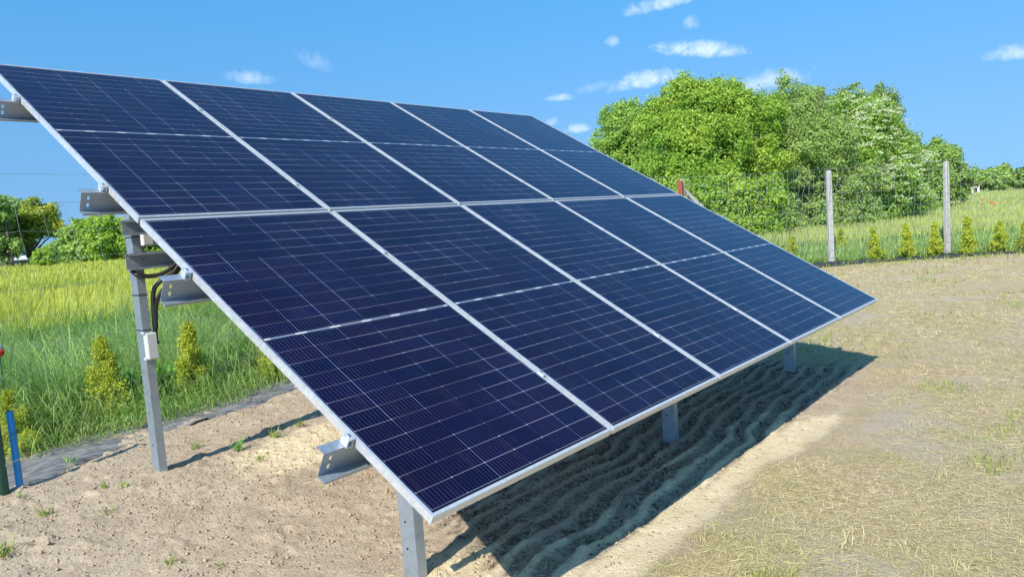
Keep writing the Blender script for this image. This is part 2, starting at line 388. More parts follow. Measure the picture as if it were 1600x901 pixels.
def ground_material():
    m, n, p, o = material('ground_soil_and_turf'); pos = n.n('ShaderNodeNewGeometry').outputs['Position']
    A = lambda k: n.n('ShaderNodeAttribute', attribute_name=k).outputs['Fac']
    big = n.noise(pos, .9, 4); mid = n.noise(pos, 5, 5, .65); fin = n.noise(pos, 45, 4, .7); vf = n.noise(pos, 240, 2)
    soil = n.mix(n.ss(mid, .3, .7), (.43, .33, .23), (.56, .45, .32))
    soil = n.mix(n.ss(fin, .35, .7), soil, (.60, .49, .36))
    soil = n.mix(n.m('MULTIPLY', n.ss(fin, .40, .26), .65), soil, (.15, .11, .075))
    soil = n.mix(n.m('MULTIPLY', n.ss(n.noise(pos, 1.1, 5, .65), .5, .68), .38), soil, (.24, .175, .12))
    pal = n.mix(n.ss(mid, .3, .7), (.74, .60, .37), (.86, .73, .49))
    pal = n.mix(n.m('MULTIPLY', n.ss(fin, .42, .25), .4), pal, (.38, .28, .16))
    soil = n.mix(n.ss(n.m('ADD', A('pale'), n.m('MULTIPLY', n.m('SUBTRACT', mid, .5), .7)), .3, .6), soil, pal)
    soil = n.mix(n.m('MULTIPLY', n.ss(A('groove'), .04, .5), .75), soil, n.mix(n.ss(n.m('ADD', n.m('MULTIPLY', fin, .7), n.m('MULTIPLY', mid, .3)), .42, .56), (.07, .06, .055), (.42, .345, .27)))     # damp earth in the furrows; dark troughs also paint in missing relief shade
    # mown turf: straw over greyish earth with green patches
    st = n.noise(n.vm('MULTIPLY', pos, (1, 3.2, 1)), 32, 5, .75, .6)
    turf = n.mix(n.ss(st, .38, .62), (.40, .305, .185), (.60, .48, .30)); turf = n.mix(n.m('MULTIPLY', n.ss(n.noise(pos, 2.6, 5, .7), .50, .66), .4), turf, (.40, .31, .20))
    turf = n.mix(n.m('MULTIPLY', n.ss(n.noise(pos, 1.3, 5, .65), .5, .68), .55), turf, (.41, .38, .17))
    turf = n.mix(n.m('MULTIPLY', n.ss(n.noise(pos, .75, 4, .6), .52, .62), .85), turf, (.50, .41, .31))
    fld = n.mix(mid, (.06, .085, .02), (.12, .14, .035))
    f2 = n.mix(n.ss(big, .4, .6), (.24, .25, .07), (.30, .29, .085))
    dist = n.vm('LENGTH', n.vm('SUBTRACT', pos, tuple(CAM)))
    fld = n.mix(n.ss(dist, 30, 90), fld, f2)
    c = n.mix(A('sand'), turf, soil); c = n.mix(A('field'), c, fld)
    n.put(p.inputs['Base Color'], c); p.inputs['Roughness'].default_value = .95; p.inputs['Specular IOR Level'].default_value = .1
    vo = n.n('ShaderNodeTexVoronoi'); vo.inputs['Scale'].default_value = 26; n.put(vo.inputs['Vector'], n.vm('ADD', pos, n.vm('MULTIPLY', n.cxyz(mid, fin, 0), (.05, .05, 0))))
    pit = n.m('MULTIPLY', n.ss(vo.outputs['Distance'], .05, .32), 1.0); keep = n.m('GREATER_THAN', n.xyz(vo.outputs['Color'])[0], .62)
    pit = n.m('MULTIPLY', n.m('MULTIPLY', n.m('SUBTRACT', 1.0, pit), keep), A('sand'))
    h = n.m('SUBTRACT', n.m('ADD', n.m('MULTIPLY', fin, 1.2), n.m('MULTIPLY', vf, .5)), n.m('MULTIPLY', pit, 1.1)); bump(n, p, h, 1.0, .018)
    return m
M['ground'] = ground_material()
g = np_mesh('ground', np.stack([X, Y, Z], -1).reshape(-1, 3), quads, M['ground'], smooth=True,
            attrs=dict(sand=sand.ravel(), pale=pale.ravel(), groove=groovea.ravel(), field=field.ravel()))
g['kind'] = 'structure'

def in_view(x, y, z=0.0, m=60):
    """rough test that a point lies in or near the frame"""
    P = np.stack([x - CAM.x, y - CAM.y, np.zeros_like(x) + z - CAM.z], -1) @ np.array(RM)
    u = 800 + FPX * P[:, 0] / np.maximum(P[:, 1], .01); v = 450 - FPX * P[:, 2] / np.maximum(P[:, 1], .01)
    return (P[:, 1] > .3) & (u > -m) & (u < 1600 + m) & (v < 901 + m * 2)

# clods and small stones lying on the bare soil
def clods(name, n_, mat, lo, hi, label):
    x = RNG.uniform(-1.2, 6.5, n_ * 3); y = RNG.uniform(-.1, 5.0, n_ * 3)
    dens = .25 + 1.3 * np.clip(fbm(x, y, .7, 3, 61) + .35, 0, 1)
    k = (RNG.uniform(0, 1, n_ * 3) < dens) & in_view(x, y); k &= ~((y + fbm(x, y, .4, 2, 8) * .8 < .05) & (x > .9)) & ~(x + fbm(x, y, .9, 4, 101) > 5.4)
    x = x[k][:n_]; y = y[k][:n_]; n_ = len(x)
    s_ = lo + (hi - lo) * RNG.uniform(0, 1, n_) ** 5
    base = np.array([(1, 0, 0), (0, 1, 0), (-1, 0, 0), (0, -1, 0), (0, 0, .8), (0, 0, -.6)], float)
    v = base[None] * (1 + RNG.uniform(-.35, .35, (n_, 6, 3))) + RNG.uniform(-.2, .2, (n_, 6, 3))
    a = RNG.uniform(0, 6.28, n_); ca, sa = np.cos(a)[:, None], np.sin(a)[:, None]
    v = np.stack([v[..., 0] * ca - v[..., 1] * sa, v[..., 0] * sa + v[..., 1] * ca, v[..., 2]], -1) * s_[:, None, None]
    v += np.stack([x, y, ground_z(x, y) + s_ * .25], -1)[:, None]
    f = np.array([(0, 1, 4), (1, 2, 4), (2, 3, 4), (3, 0, 4), (1, 0, 5), (2, 1, 5), (3, 2, 5), (0, 3, 5)])
    F = (f[None] + (np.arange(n_) * 6)[:, None, None]).reshape(-1, 3)
    o = np_mesh(name, v.reshape(-1, 3), F, mat); tag(o, label, 'soil', kind='stuff')
M['clod'] = simple('soil_clod', (.40, .31, .22), .95, var=.35, scale=9, spec=.1)
clods('soil_clods', 20000, M['clod'], .0015, .0145, 'small crumbs of dry soil scattered over the bare earth')

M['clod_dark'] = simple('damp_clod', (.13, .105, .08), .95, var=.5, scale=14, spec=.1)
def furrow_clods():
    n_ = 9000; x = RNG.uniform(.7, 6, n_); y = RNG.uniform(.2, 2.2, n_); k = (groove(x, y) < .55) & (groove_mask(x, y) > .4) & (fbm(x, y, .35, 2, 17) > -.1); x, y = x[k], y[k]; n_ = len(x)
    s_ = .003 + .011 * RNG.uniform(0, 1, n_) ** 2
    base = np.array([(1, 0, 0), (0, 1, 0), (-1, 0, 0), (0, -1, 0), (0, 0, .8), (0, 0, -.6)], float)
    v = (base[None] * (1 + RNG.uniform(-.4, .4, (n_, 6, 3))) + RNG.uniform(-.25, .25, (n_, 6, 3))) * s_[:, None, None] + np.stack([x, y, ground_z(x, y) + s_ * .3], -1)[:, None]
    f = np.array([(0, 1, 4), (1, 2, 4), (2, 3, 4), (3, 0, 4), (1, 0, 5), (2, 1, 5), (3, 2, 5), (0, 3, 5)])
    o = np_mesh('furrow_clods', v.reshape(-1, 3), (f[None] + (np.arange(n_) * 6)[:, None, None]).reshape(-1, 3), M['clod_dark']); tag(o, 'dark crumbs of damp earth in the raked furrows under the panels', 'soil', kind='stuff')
furrow_clods()

# ------------------------------------------------------------------ grass blades
def blades(name, x, y, z, h, wd, lean, mat, parent=None, up=1.0, az=None, curl=1.0):
    n_ = len(x); az = RNG.uniform(0, 2 * np.pi, n_) if az is None else az
    side = az + np.pi / 2 + RNG.uniform(-.6, .6, n_)
    d = np.stack([np.cos(az), np.sin(az), np.zeros(n_)], -1); s_ = np.stack([np.cos(side), np.sin(side), np.zeros(n_)], -1)
    b = np.stack([x, y, z], -1); U = np.array([0, 0, 1.0])
    hv = h[:, None]; ln = lean[:, None]
    p0 = b; c1 = np.sqrt(np.maximum(0, 1 - np.minimum(.99, ln * .55) ** 2))
    p1 = b + hv * (.40 * c1 * U + .40 * ln * .55 * d)
    l2 = np.minimum(1.25, ln * curl); c2 = np.where(l2 < 1, np.sqrt(np.maximum(0, 1 - np.minimum(l2, 1) ** 2)), -(l2 - 1))
    p2 = p1 + hv * (.35 * (c2 * .7 + c1 * .3) * U + .33 * l2 * d)
    l3 = np.minimum(1.4, ln * curl * 1.4); c3 = np.where(l3 < 1, np.sqrt(np.maximum(0, 1 - np.minimum(l3, 1) ** 2)), -(l3 - 1) * 1.4)
    p3 = p2 + hv * (.27 * c3 * U + .24 * np.minimum(l3, 1) * d)
    W = wd[:, None] * s_
    V = np.stack([p0 - W * .35, p0 + W * .35, p1 - W * .5, p1 + W * .5, p2 - W * .38, p2 + W * .38, p3], 1)
    k = np.arange(n_)[:, None] * 7
    q = np.concatenate([k + np.array([0, 1, 3, 2]), k + np.array([2, 3, 5, 4])]); t = k + np.array([4, 5, 6])
    T = np.tile(np.array([0, 0, .4, .4, .75, .75, 1.0]), n_)
    return np_mesh(name, V.reshape(-1, 3), [q, t], mat, parent, attrs=dict(t=T))

def straws(name, x, y, z, ln, wd, mat, tilt=.12):
    n_ = len(x); a = RNG.uniform(0, 2 * np.pi, n_); a2 = a + RNG.normal(0, .35, n_); tl = RNG.normal(0, tilt, n_)
    d1 = np.stack([np.cos(a), np.sin(a), tl], -1) * (ln / 2)[:, None]; d2 = np.stack([np.cos(a2), np.sin(a2), tl + RNG.normal(0, .1, n_)], -1) * (ln / 2)[:, None]
    s_ = np.stack([-np.sin(a), np.cos(a), RNG.normal(0, .5, n_)], -1) * (wd / 2)[:, None]; c = np.stack([x, y, z + np.abs(tl) * ln * .35 + .004], -1)
    V = np.stack([c - d1 - s_ * .6, c - d1 + s_ * .6, c - s_, c + s_, c + d2 - s_ * .4, c + d2 + s_ * .4], 1); k = np.arange(n_)[:, None] * 6
    return np_mesh(name, V.reshape(-1, 3), np.concatenate([k + np.array([0, 2, 3, 1]), k + np.array([2, 4, 5, 3])]), mat, attrs=dict(t=np.tile(np.array([0, 0, .5, .5, 1, 1.]), n_)))
M['drygrass'] = leaf_material('mown_dry_grass', (.82, .71, .44), (.45, .35, .19), (.54, .48, .22), trans=.2, patch=.6, pscale=.8)
M['turfgreen'] = leaf_material('short_green_grass', (.22, .33, .05), (.42, .46, .10), None, trans=.35)
M['verge'] = leaf_material('tall_verge_grass', (.13, .36, .045), (.36, .60, .12), (.34, .50, .13), trans=.4, tipcol=(.46, .60, .22), patch=.35, pscale=.55)
M['barley'] = leaf_material('barley_stand', (.09, .30, .05), (.26, .48, .07), (.20, .42, .06), trans=.4, tip0=.5, tipcol=(.66, .62, .10), patch=.5, pscale=.4)
M['barley_green'] = leaf_material('green_barley_stand', (.10, .26, .10), (.22, .40, .12), (.15, .34, .08), trans=.35, tipcol=(.46, .50, .16), patch=.5, pscale=.4)
M['herb'] = leaf_material('broad_leaved_weeds', (.07, .27, .04), (.20, .46, .07), None, trans=.35)

def right_dist(x, y): return (x - 17.7) * 2.28 / 2.8 + (y - 4.0) * 1.63 / 2.8
def fy(x): return 5.45 + .052 * x
# mown dry turf in front of and beyond the table
n_ = 900000
lr = np.exp(RNG.uniform(math.log(1.2), math.log(26), n_)); az = RNG.uniform(R(-25), R(62), n_)
x = CAM.x + lr * np.cos(az); y = CAM.y + lr * np.sin(az)
en = fbm(x, y, .9, 4, 101) * .55 + fbm(x, y, .22, 3, 102) * .22
turf_ok = (~((y + en * .8 + RNG.normal(0, .05, n_) > -.12 + .16 * sstep(x, 3, 5.5)) & (x + en * 2.5 + RNG.normal(0, .15, n_) < 5.8))) & (x > .4) & (y < fy(x) - .4) & (right_dist(x, y) < -.15)
bare = fbm(x, y, 1.3, 4, 222) + .5 * fbm(x, y, .3, 2, 223); turf_ok &= RNG.uniform(0, 1, n_) < np.clip(.50 - bare * 3.2, .03, 1)
turf_ok &= in_view(x, y, 0, 120)
x, y, lr = x[turf_ok], y[turf_ok], lr[turf_ok]
k = min(len(x), 330000); x, y, lr = x[:k], y[:k], lr[:k]
sc = np.maximum(1, lr / 6); up_ = RNG.uniform(0, 1, k) < .22
zg = ground_z(x, y)
q = ~up_; straws('mown_straw', x[q], y[q], zg[q], RNG.uniform(.015, .10, q.sum()) * sc[q] ** .4, RNG.uniform(.0009, .0025, q.sum()) * sc[q], M['drygrass'])
tag(COL.objects['mown_straw'], 'dry mown straw lying flat all over the open yard', 'straw', kind='stuff')
q = up_; blades('mown_grass', x[q], y[q], zg[q] - .003, RNG.uniform(.012, .05, q.sum()) * sc[q] ** .4, RNG.uniform(.0012, .003, q.sum()) * sc[q], RNG.uniform(.2, 1.2, q.sum()), M['drygrass'])
tag(COL.objects['mown_grass'], 'short upright stubble of yellowing grass on the open yard', 'grass', kind='stuff')
tc = 170; lc = np.exp(RNG.uniform(math.log(2.2), math.log(14), tc)); ac = RNG.uniform(R(-18), R(34), tc); cx_ = CAM.x + lc * np.cos(ac); cy_ = CAM.y + lc * np.sin(ac)
e2 = fbm(cx_, cy_, .9, 4, 101) * .55; kk = ~((cy_ + e2 > -.2) & (cx_ + e2 * 2 < 6.3)) & (right_dist(cx_, cy_) < -.5); cx_, cy_ = cx_[kk], cy_[kk]; tc = len(cx_)
per = 30; rr_ = np.repeat(RNG.uniform(.02, .07, tc), per); xx = np.repeat(cx_, per) + RNG.normal(0, 1, tc * per) * rr_; yy = np.repeat(cy_, per) + RNG.normal(0, 1, tc * per) * rr_
blades('dry_tufts', xx, yy, ground_z(xx, yy) - .003, RNG.uniform(.03, .10, tc * per), RNG.uniform(.0022, .0045, tc * per), RNG.uniform(.4, 1.5, tc * per), M['drygrass'])
tag(COL.objects['dry_tufts'], 'pale dry tufts standing a little higher in the mown yard', 'grass', kind='stuff')
# greener upright turf, in patches and along the fence foot
n_ = 220000
lr = np.exp(RNG.uniform(math.log(2.0), math.log(26), n_)); az = RNG.uniform(R(-20), R(50), n_)
x = CAM.x + lr * np.cos(az); y = CAM.y + lr * np.sin(az); en = fbm(x, y, .9, 4, 101) * .55
rd = right_dist(x, y)
pr_ = np.clip((fbm(x, y, .6, 3, 303) - .13) * 5, 0, .5) + sstep(rd, -2.2, -.3) * .8 + sstep(y - fy(x), -2.5, -.5) * .5 * (x > 7) + .6 * np.exp(-((x - 6.9) ** 2 + (y - 1.1) ** 2) / .5)
ok = (~((y + en * .8 > -.25) & (x + en * 2 < 6.0))) & (x > .5) & (y < fy(x) - .3) & (rd < -.1) & (RNG.uniform(0, 1, n_) < pr_) & in_view(x, y, 0, 120)
x, y, lr = x[ok], y[ok], lr[ok]; k = len(x)
blades('green_turf', x, y, ground_z(x, y) - .003, RNG.uniform(.03, .09, k) * np.maximum(1, lr / 9) ** .6, RNG.uniform(.003, .005, k) * np.maximum(1, lr / 6), RNG.uniform(.3, 1.1, k), M['turfgreen'])
tag(COL.objects['green_turf'], 'short living green grass in patches of the yard and at the fence foot', 'grass', kind='stuff')
# tall verge grass behind the left fence
n_ = 130000
y0 = RNG.uniform(0, 1, n_) ** 1.25 * 7.0; x = RNG.uniform(-3.5, 15, n_); 
xs = RNG.uniform(0, 1, n_) < .72; x = np.where(xs, RNG.uniform(-2.5, 6, n_), x)
y = fy(x) - .45 - .35 * (1 - sstep(x, 1.5, 3.2)) + y0
cl = fbm(x, y, .5, 3, 404); keep = (RNG.uniform(0, 1, n_) < np.clip(.75 + cl * 1.6, .15, 1) * (.35 + .65 * sstep(y0, 0, .5))) & in_view(x, y, 0, 400)
x, y, y0, cl = x[keep], y[keep], y0[keep], cl[keep]; k = len(x)
hh = RNG.uniform(.14, .62, k) * (.4 + .7 * sstep(y0, 0, 1.2)) * (1 + cl * 1.5)
wind = R(200) + fbm(x, y, 1.1, 2, 9) * 5 + RNG.normal(0, .8, k)
blades('tall_grass', x, y, ground_z(x, y, False), hh * 1.25, RNG.uniform(.004, .009, k) * np.maximum(1, (y - CAM.y) / 8), RNG.uniform(.35, 1.15, k), M['verge'], az=wind, curl=1.15)
tag(COL.objects['tall_grass'], 'tall tangled green grass growing behind the left wire fence', 'grass', kind='stuff')
# weeds with broad leaves low in the verge
n_ = 34000; x = RNG.uniform(-2, 5, n_); y = fy(x) + RNG.uniform(0, 1.8, n_); kk = fbm(x, y, .8, 3, 515) > .02; x, y = x[kk], y[kk]; k = len(x)
blades('broad_leaf_weeds', x, y, ground_z(x, y, False) + RNG.uniform(0, .26, k), RNG.uniform(.08, .22, k), RNG.uniform(.015, .04, k), RNG.uniform(.5, 1.2, k), M['herb'])
tag(COL.objects['broad_leaf_weeds'], 'dark green leafy weeds low among the tall grass', 'weeds', kind='stuff')
# the crop: left field and right field
def crop(name, az0, az1, d0, d1, n_, dist_ok, label, mat='barley', hgt=.74):
    lr = np.exp(RNG.uniform(math.log(d0), math.log(d1), n_)); az = RNG.uniform(R(az0), R(az1), n_)
    x = CAM.x + lr * np.cos(az); y = CAM.y + lr * np.sin(az); ok = dist_ok(x, y); x, y, lr = x[ok], y[ok], lr[ok]; k = len(x)
    h = hgt * RNG.uniform(.82, 1.08, k) * (1 + fbm(x, y, 3, 2, 71) * .22); zz = ground_z(x, y, False)
    wd = RNG.uniform(.008, .014, k) * np.maximum(1, lr / 11)
    wind = R(-20) + fbm(x, y, 2, 2, 9) * 3 + RNG.normal(0, .9, k)
    o = blades(name, x, y, zz, h * 1.06, wd, np.abs(RNG.normal(.28, .22, k)), M[mat], az=wind, curl=1.5)
    tag(o, label, 'crop', kind='stuff')
crop('barley_left', 50, 84, 9, 170, 150000, lambda x, y: (y > fy(x) + 4.6 + fbm(x, y, 2, 2, 13) * 1.2), 'ripening yellow green barley field behind the left fence')
crop('barley_right', -3, 36, 19, 170, 190000, lambda x, y: (right_dist(x, y) > 1.2) & (y < 400), 'green barley field rising beyond the concrete fence posts', hgt=.70, mat='barley_green')
n_ = 26000; t_ = RNG.uniform(-3.2, 6, n_); dd = RNG.uniform(.05, 1.8, n_); x = 17.7 + 1.63 / 2.8 * t_ + .814 * dd; y = 4.0 - 2.28 / 2.8 * t_ + .582 * dd
blades('fence_foot_grass', x, y, ground_z(x, y, False), RNG.uniform(.25, .55, n_) * (.5 + .5 * sstep(dd, 0, .8)), RNG.uniform(.010, .018, n_), RNG.uniform(.2, .9, n_), M['verge'])
tag(COL.objects['fence_foot_grass'], 'green grass and weeds just behind the right wire fence', 'grass', kind='stuff')

n_ = 1500; x = RNG.uniform(-1.2, 3.5, n_); y = RNG.uniform(-.2, 4.4, n_); kk = fbm(x, y, .8, 3, 91) > -.06; x, y = x[kk], y[kk]; k = len(x)
o = straws('straw_litter', x, y, ground_z(x, y), RNG.uniform(.015, .09, k), RNG.uniform(.0012, .003, k), M['drygrass'], .2); tag(o, 'bits of dry straw scattered on the bare soil', 'straw', kind='stuff')

# ------------------------------------------------------------------ solar table
ct, st_ = math.cos(TILT), math.sin(TILT)
def T(u, v, w_): return Vector((u, v * ct - w_ * st_, TB + v * st_ + w_ * ct))
UAX, VAX, NAX = Vector((1, 0, 0)), Vector((0, ct, st_)), Vector((0, -st_, ct))
RACK_X = (.54, 3.05, 5.5)
rack = empty('mounting_frame', (.54, 3.34, .1), 'galvanized steel stand on six posts carrying the ten solar panels', 'mounting frame')
def rpart(b, name, mat, bevel=0.0, parent=None):
    o = b.build(name, mat, parent or rack, bevel)
    if parent is None: o.matrix_parent_inverse = Matrix.Translation(rack.location).inverted()
    return o
bx_, by_ = .055, .10
for i, rx in enumerate(RACK_X):
    for (py_, zb, nm) in ((.75, -.3, 'front'), (3.34, -.25, 'rear')):
        ztop = TB + (py_) * math.tan(TILT) - (.19 if nm == 'front' else .17) / ct
        b = B()
        prof = channel(bx_, by_, .02, .004)
        # web towards -x (the near side), open towards +x; outline axes x and y
        b.profile(prof, (rx - bx_ / 2, py_ - by_ / 2, zb), (rx - bx_ / 2, py_ - by_ / 2, ztop), (1, 0, 0), (0, 1, 0))
        po = rpart(b, 'post', M['zinc'])
        for zz in ((.33, .20) if nm == 'front' else (.32, .55)):
            hb = B(); hb.tube([(rx - bx_ / 2 - .0015, py_ + .01, zz), (rx - bx_ / 2 + .001, py_ + .01, zz)], .006, 10)
            hb.build('hole', M['dark'], po)
    # rafter under the purlins
    b = B(); prof = channel(.045, .075, .012, .003)
    b.profile(prof, T(rx + bx_ / 2 + .004, .30, -.2275), T(rx + bx_ / 2 + .004, 4.20, -.2275), (1, 0, 0), NAX)
    rpart(b, 'rafter', M['zinc'])
PURL = (.455, 1.72, 2.64, 3.92)
SL = ((-.080, -.060), (-.120, -.098))            # two slots through the web near each end
def purlin(v):
    b = B(); t = .003; h0, h1 = -.146, -.038; f = .046; l = .012; TT = lambda x, y, z: T(x, y, z)
    b.profile([(0, h1), (f, h1), (f, h1 - l), (f - t, h1 - l), (f - t, h1 - t), (0, h1 - t)], T(-.125, v, 0), T(5.88, v, 0), VAX, NAX)
    b.profile([(t, h0), (-f, h0), (-f, h0 + l), (-f + t, h0 + l), (-f + t, h0 + t), (t, h0 + t)], T(-.125, v, 0), T(5.88, v, 0), VAX, NAX)
    z0, z1 = h0 + t, h1 - t
    xs_ = [-.125, -.094, -.082, 5.835, 5.847, 5.88]
    for i in (0, 2, 4): b.box((xs_[i], v, z0), (xs_[i + 1], v + t, z1), TT)
    for i in (1, 3):
        for q0, q1 in ((z0, SL[1][0]), (SL[1][1], SL[0][0]), (SL[0][1], z1)): b.box((xs_[i], v, q0), (xs_[i + 1], v + t, q1), TT)
    return b
for v in PURL:
    rpart(purlin(v), 'purlin', M['zinc'])
    # clamps
    for u in [-.008] + [PW * k + GAP * (k - .5) for k in range(1, 5)] + [5 * PW + 4 * GAP + .008]:
        end = u < 0 or u > 5.7; b = B()
        if end:
            sg = -1 if u < 0 else 1
            x0, x1 = sorted((u, u + sg * .027))
            b.box((x0, v - .012, -.036), (x1, v + .028, -.033), lambda x, y, z: T(x, y, z))
            b.box((x0 if sg > 0 else x1 - .003, v - .012, -.033), (x0 + .003 if sg > 0 else x1, v + .028, .002), lambda x, y, z: T(x, y, z))
            b.box((x0, v - .012, -.033), (x0 + .003, v + .028, -.004) if sg < 0 else (x0 + .003, v + .028, -.004), lambda x, y, z: T(x, y, z))
            b.box((x0, v - .012, -.004), (x1 + (.009 if sg < 0 else 0), v + .028, .003), lambda x, y, z: T(x, y, z))
            cx = (x0 + x1) / 2
        else:
            b.box((u - .013, v - .02, .0012), (u + .013, v + .02, .0042), lambda x, y, z: T(x, y, z)); cx = u
        co = rpart(b, 'clamp', M['alu'])
        b = B(); b.tube([T(cx, v + .008, .0035), T(cx, v + .008, .009)], .0065, 6); b.build('bolt', M['bolt'], co)
# horizontal channels along the rear posts
for z0, z1 in ((1.765, 1.865), (1.535, 1.645)):
    b = B(); h_ = z1 - z0
    prof = channel(.055, h_, .015, .003)
    yb = 3.34 - by_ / 2 - .003
    b.profile(prof, (.455, yb, z0), (5.62, yb, z0), (0, -1, 0), (0, 0, 1))
    go = rpart(b, 'rail', M['zinc'])
    for rx in RACK_X:
        b = B(); b.tube([(rx + .03, yb - .004, (z0 + z1) / 2), (rx + .03, yb - .016, (z0 + z1) / 2)], .011, 6); b.build('bolt', M['bolt'], go)

# the ten panels
def make_panel():
    root = empty('solar_panel', T(0, 0, 0), '', 'solar panel')
    t = .012; hgt = .035
    b = B()
    def rect(x0, y0, x1, y1, z0, z1): b.box((x0, y0, z0), (x1, y1, z1))
    b2 = [(0, -hgt), (0, 0), (t, 0), (t, -.008), (.002, -.008), (.002, -hgt + .002), (.028, -hgt + .002), (.028, -hgt)]
    cor = [((0, 0), (1, 1)), ((PW, 0), (-1, 1)), ((PW, PL), (-1, -1)), ((0, PL), (1, -1))]      # mitred corners
    rings = [[b.bm.verts.new((c[0] + s_[0] * p[0], c[1] + s_[1] * p[0], p[1])) for p in b2] for c, s_ in cor]
    for q in range(4):
        A0, B0 = rings[q], rings[(q + 1) % 4]
        for k in range(len(b2)): b.bm.faces.new((A0[k], A0[(k + 1) % len(b2)], B0[(k + 1) % len(b2)], B0[k]))
    b.build('frame', M['alu'], root)
    gme = bpy.data.meshes.new('glass'); bm = bmesh.new(); i_ = .0123
    vs = [bm.verts.new(q) for q in ((i_, i_, -.0022), (PW - i_, i_, -.0022), (PW - i_, PL - i_, -.0022), (i_, PL - i_, -.0022))]; bm.faces.new(vs); bm.to_mesh(gme); bm.free()
    link_mesh('glass', gme, M['cells'], root)
    b = B(); b.box((i_, i_, -.0078), (PW - i_, PL - i_, -.0030)); b.build('backsheet', M['back'], root)
    for k in (.25, .5, .75): b = B(); b.box((PW * k - .035, PL / 2 - .05, -.026), (PW * k + .035, PL / 2 + .05, -.008)); b.build('cable_box', M['dark'], root)
    root.rotation_euler = (TILT, 0, 0)
    return root
ORD = ['nearest the camera at the left', 'second from the left', 'in the middle of the row', 'fourth from the left', 'at the far right end']
proto = make_panel()
for r_ in range(2):
    for c_ in range(5):
        o = proto if (r_ == 0 and c_ == 0) else copy_tree(proto)
        o.location = T(c_ * (PW + GAP), r_ * (PLr + GAP) , 0)
        o.rotation_euler = (TILT + random.uniform(-.0006, .0006), 0, 0)
        o['label'] = ('dark blue solar panel in the lower row, ' if r_ == 0 else 'dark blue solar panel in the upper row, ') + ORD[c_]
        o['group'] = 'solar panels on the steel stand'

# inverter, junction box and cables on the rear posts
inv = empty('inverter', (.86, 3.47, 1.69), 'pale grey inverter cabinet fixed behind the rear rails near the left post', 'inverter')
def tpart(b, root, name, mat, bevel=0.0, smooth=False):
    o = b.build(name, mat, root, bevel, smooth); o.matrix_parent_inverse = Matrix.Translation(root.location).inverted(); return o
b = B(); b.box((.65, 3.44, 1.69), (1.07, 3.60, 2.28)); tpart(b, inv, 'housing', M['greybox'], .008)
b = B(); b.box((.72, 3.425, 1.95), (.84, 3.438, 2.03)); tpart(b, inv, 'display', M['dark'], .002)
for kx in (.72, .80, .9, 1.0): b = B(); b.tube([(kx, 3.52, 1.689), (kx, 3.52, 1.665)], .012, 8); tpart(b, inv, 'cable_gland', M['dark'])
jb = empty('junction_box', (.54, 3.29, .92), 'small white plastic junction box strapped to the left rear post', 'junction box')
b = B(); b.box((.508, 3.240, .925), (.577, 3.289, 1.105)); tpart(b, jb, 'body', M['plastic'], .005)
b = B(); b.box((.511, 3.232, .930), (.574, 3.2395, 1.100)); tpart(b, jb, 'cover', M['plastic'], .003)
for z in (.925, 1.102): b = B(); b.box((.496, 3.25, z), (.5075, 3.285, z + .014)); tpart(b, jb, 'bracket', M['plastic'], .001)
b = B(); b.tube([(.578, 3.262, 1.03), (.598, 3.262, 1.03)], .010, 8); tpart(b, jb, 'cable_gland', M['dark'])
def cable(name, paths, r, label, cat='cable'):
    root = empty(name, paths[0][0], label, cat)
    for p in paths:
        b = B()
        P = [Vector(q) for q in p]; pts = []
        for i in range(len(P) - 1):
            a, b0, b1, c = P[max(i - 1, 0)], P[i], P[i + 1], P[min(i + 2, len(P) - 1)]
            for k in range(8):
                t = k / 8; pts.append(.5 * ((2 * b0) + (b1 - a) * t + (2 * a - 5 * b0 + 4 * b1 - c) * t * t + (3 * b0 - a - 3 * b1 + c) * t ** 3))
        pts.append(P[-1]); b.tube(pts, r, 8); tpart(b, root, 'strand', M['dark'], 0, True)
    return root
yf = 3.34 - by_ / 2 - .05
cable('cable_bundle', [[(1.05, yf - .03, 1.60), (.86, yf - .05, 1.63), (.79, yf - .06, 1.60), (.72, yf - .05, 1.50), (.63, yf - .02, 1.44), (.605, yf + .04, 1.36), (.60, yf + .06, 1.15), (.598, yf + .07, 1.02)],
                       [(1.08, yf - .02, 1.59), (.9, yf - .04, 1.625), (.82, yf - .06, 1.62), (.76, yf - .05, 1.52), (.68, yf - .02, 1.42), (.62, yf + .04, 1.30), (.605, yf + .06, 1.12)],
                       [(1.1, yf - .03, 1.61), (.84, yf - .03, 1.635), (.75, yf - .05, 1.56), (.66, yf - .04, 1.50), (.58, yf - .02, 1.485), (.50, yf, 1.50), (.49, yf + .05, 1.53)],
                       [(1.3, yf - .03, 1.56), (1.2, yf - .03, 1.5), (1.08, yf - .02, 1.54), (.98, yf - .02, 1.6), (.9, yf - .02, 1.62)]], .0155,
      'thick black cables looped over the lower rear rail by the left post')
for zz, sag in ((1.75, 0), (1.36, 0), (1.12, 0)):
    b = B(); e = .003; x0, x1, y0, y1 = .54 - bx_ / 2 - e, .54 + bx_ / 2 + e, 3.34 - by_ / 2 - e, 3.34 + by_ / 2 + e
    for a, c in (((x0, y0), (x1, y0 + .002)), ((x0, y1 - .002), (x1, y1)), ((x0, y0 + .002), (x0 + .002, y1 - .002)), ((x1 - .002, y0 + .002), (x1, y1 - .002))):
        b.box((a[0], a[1], zz), (c[0], c[1], zz + .006))
    rpart(b, 'cable_tie', M['dark'])

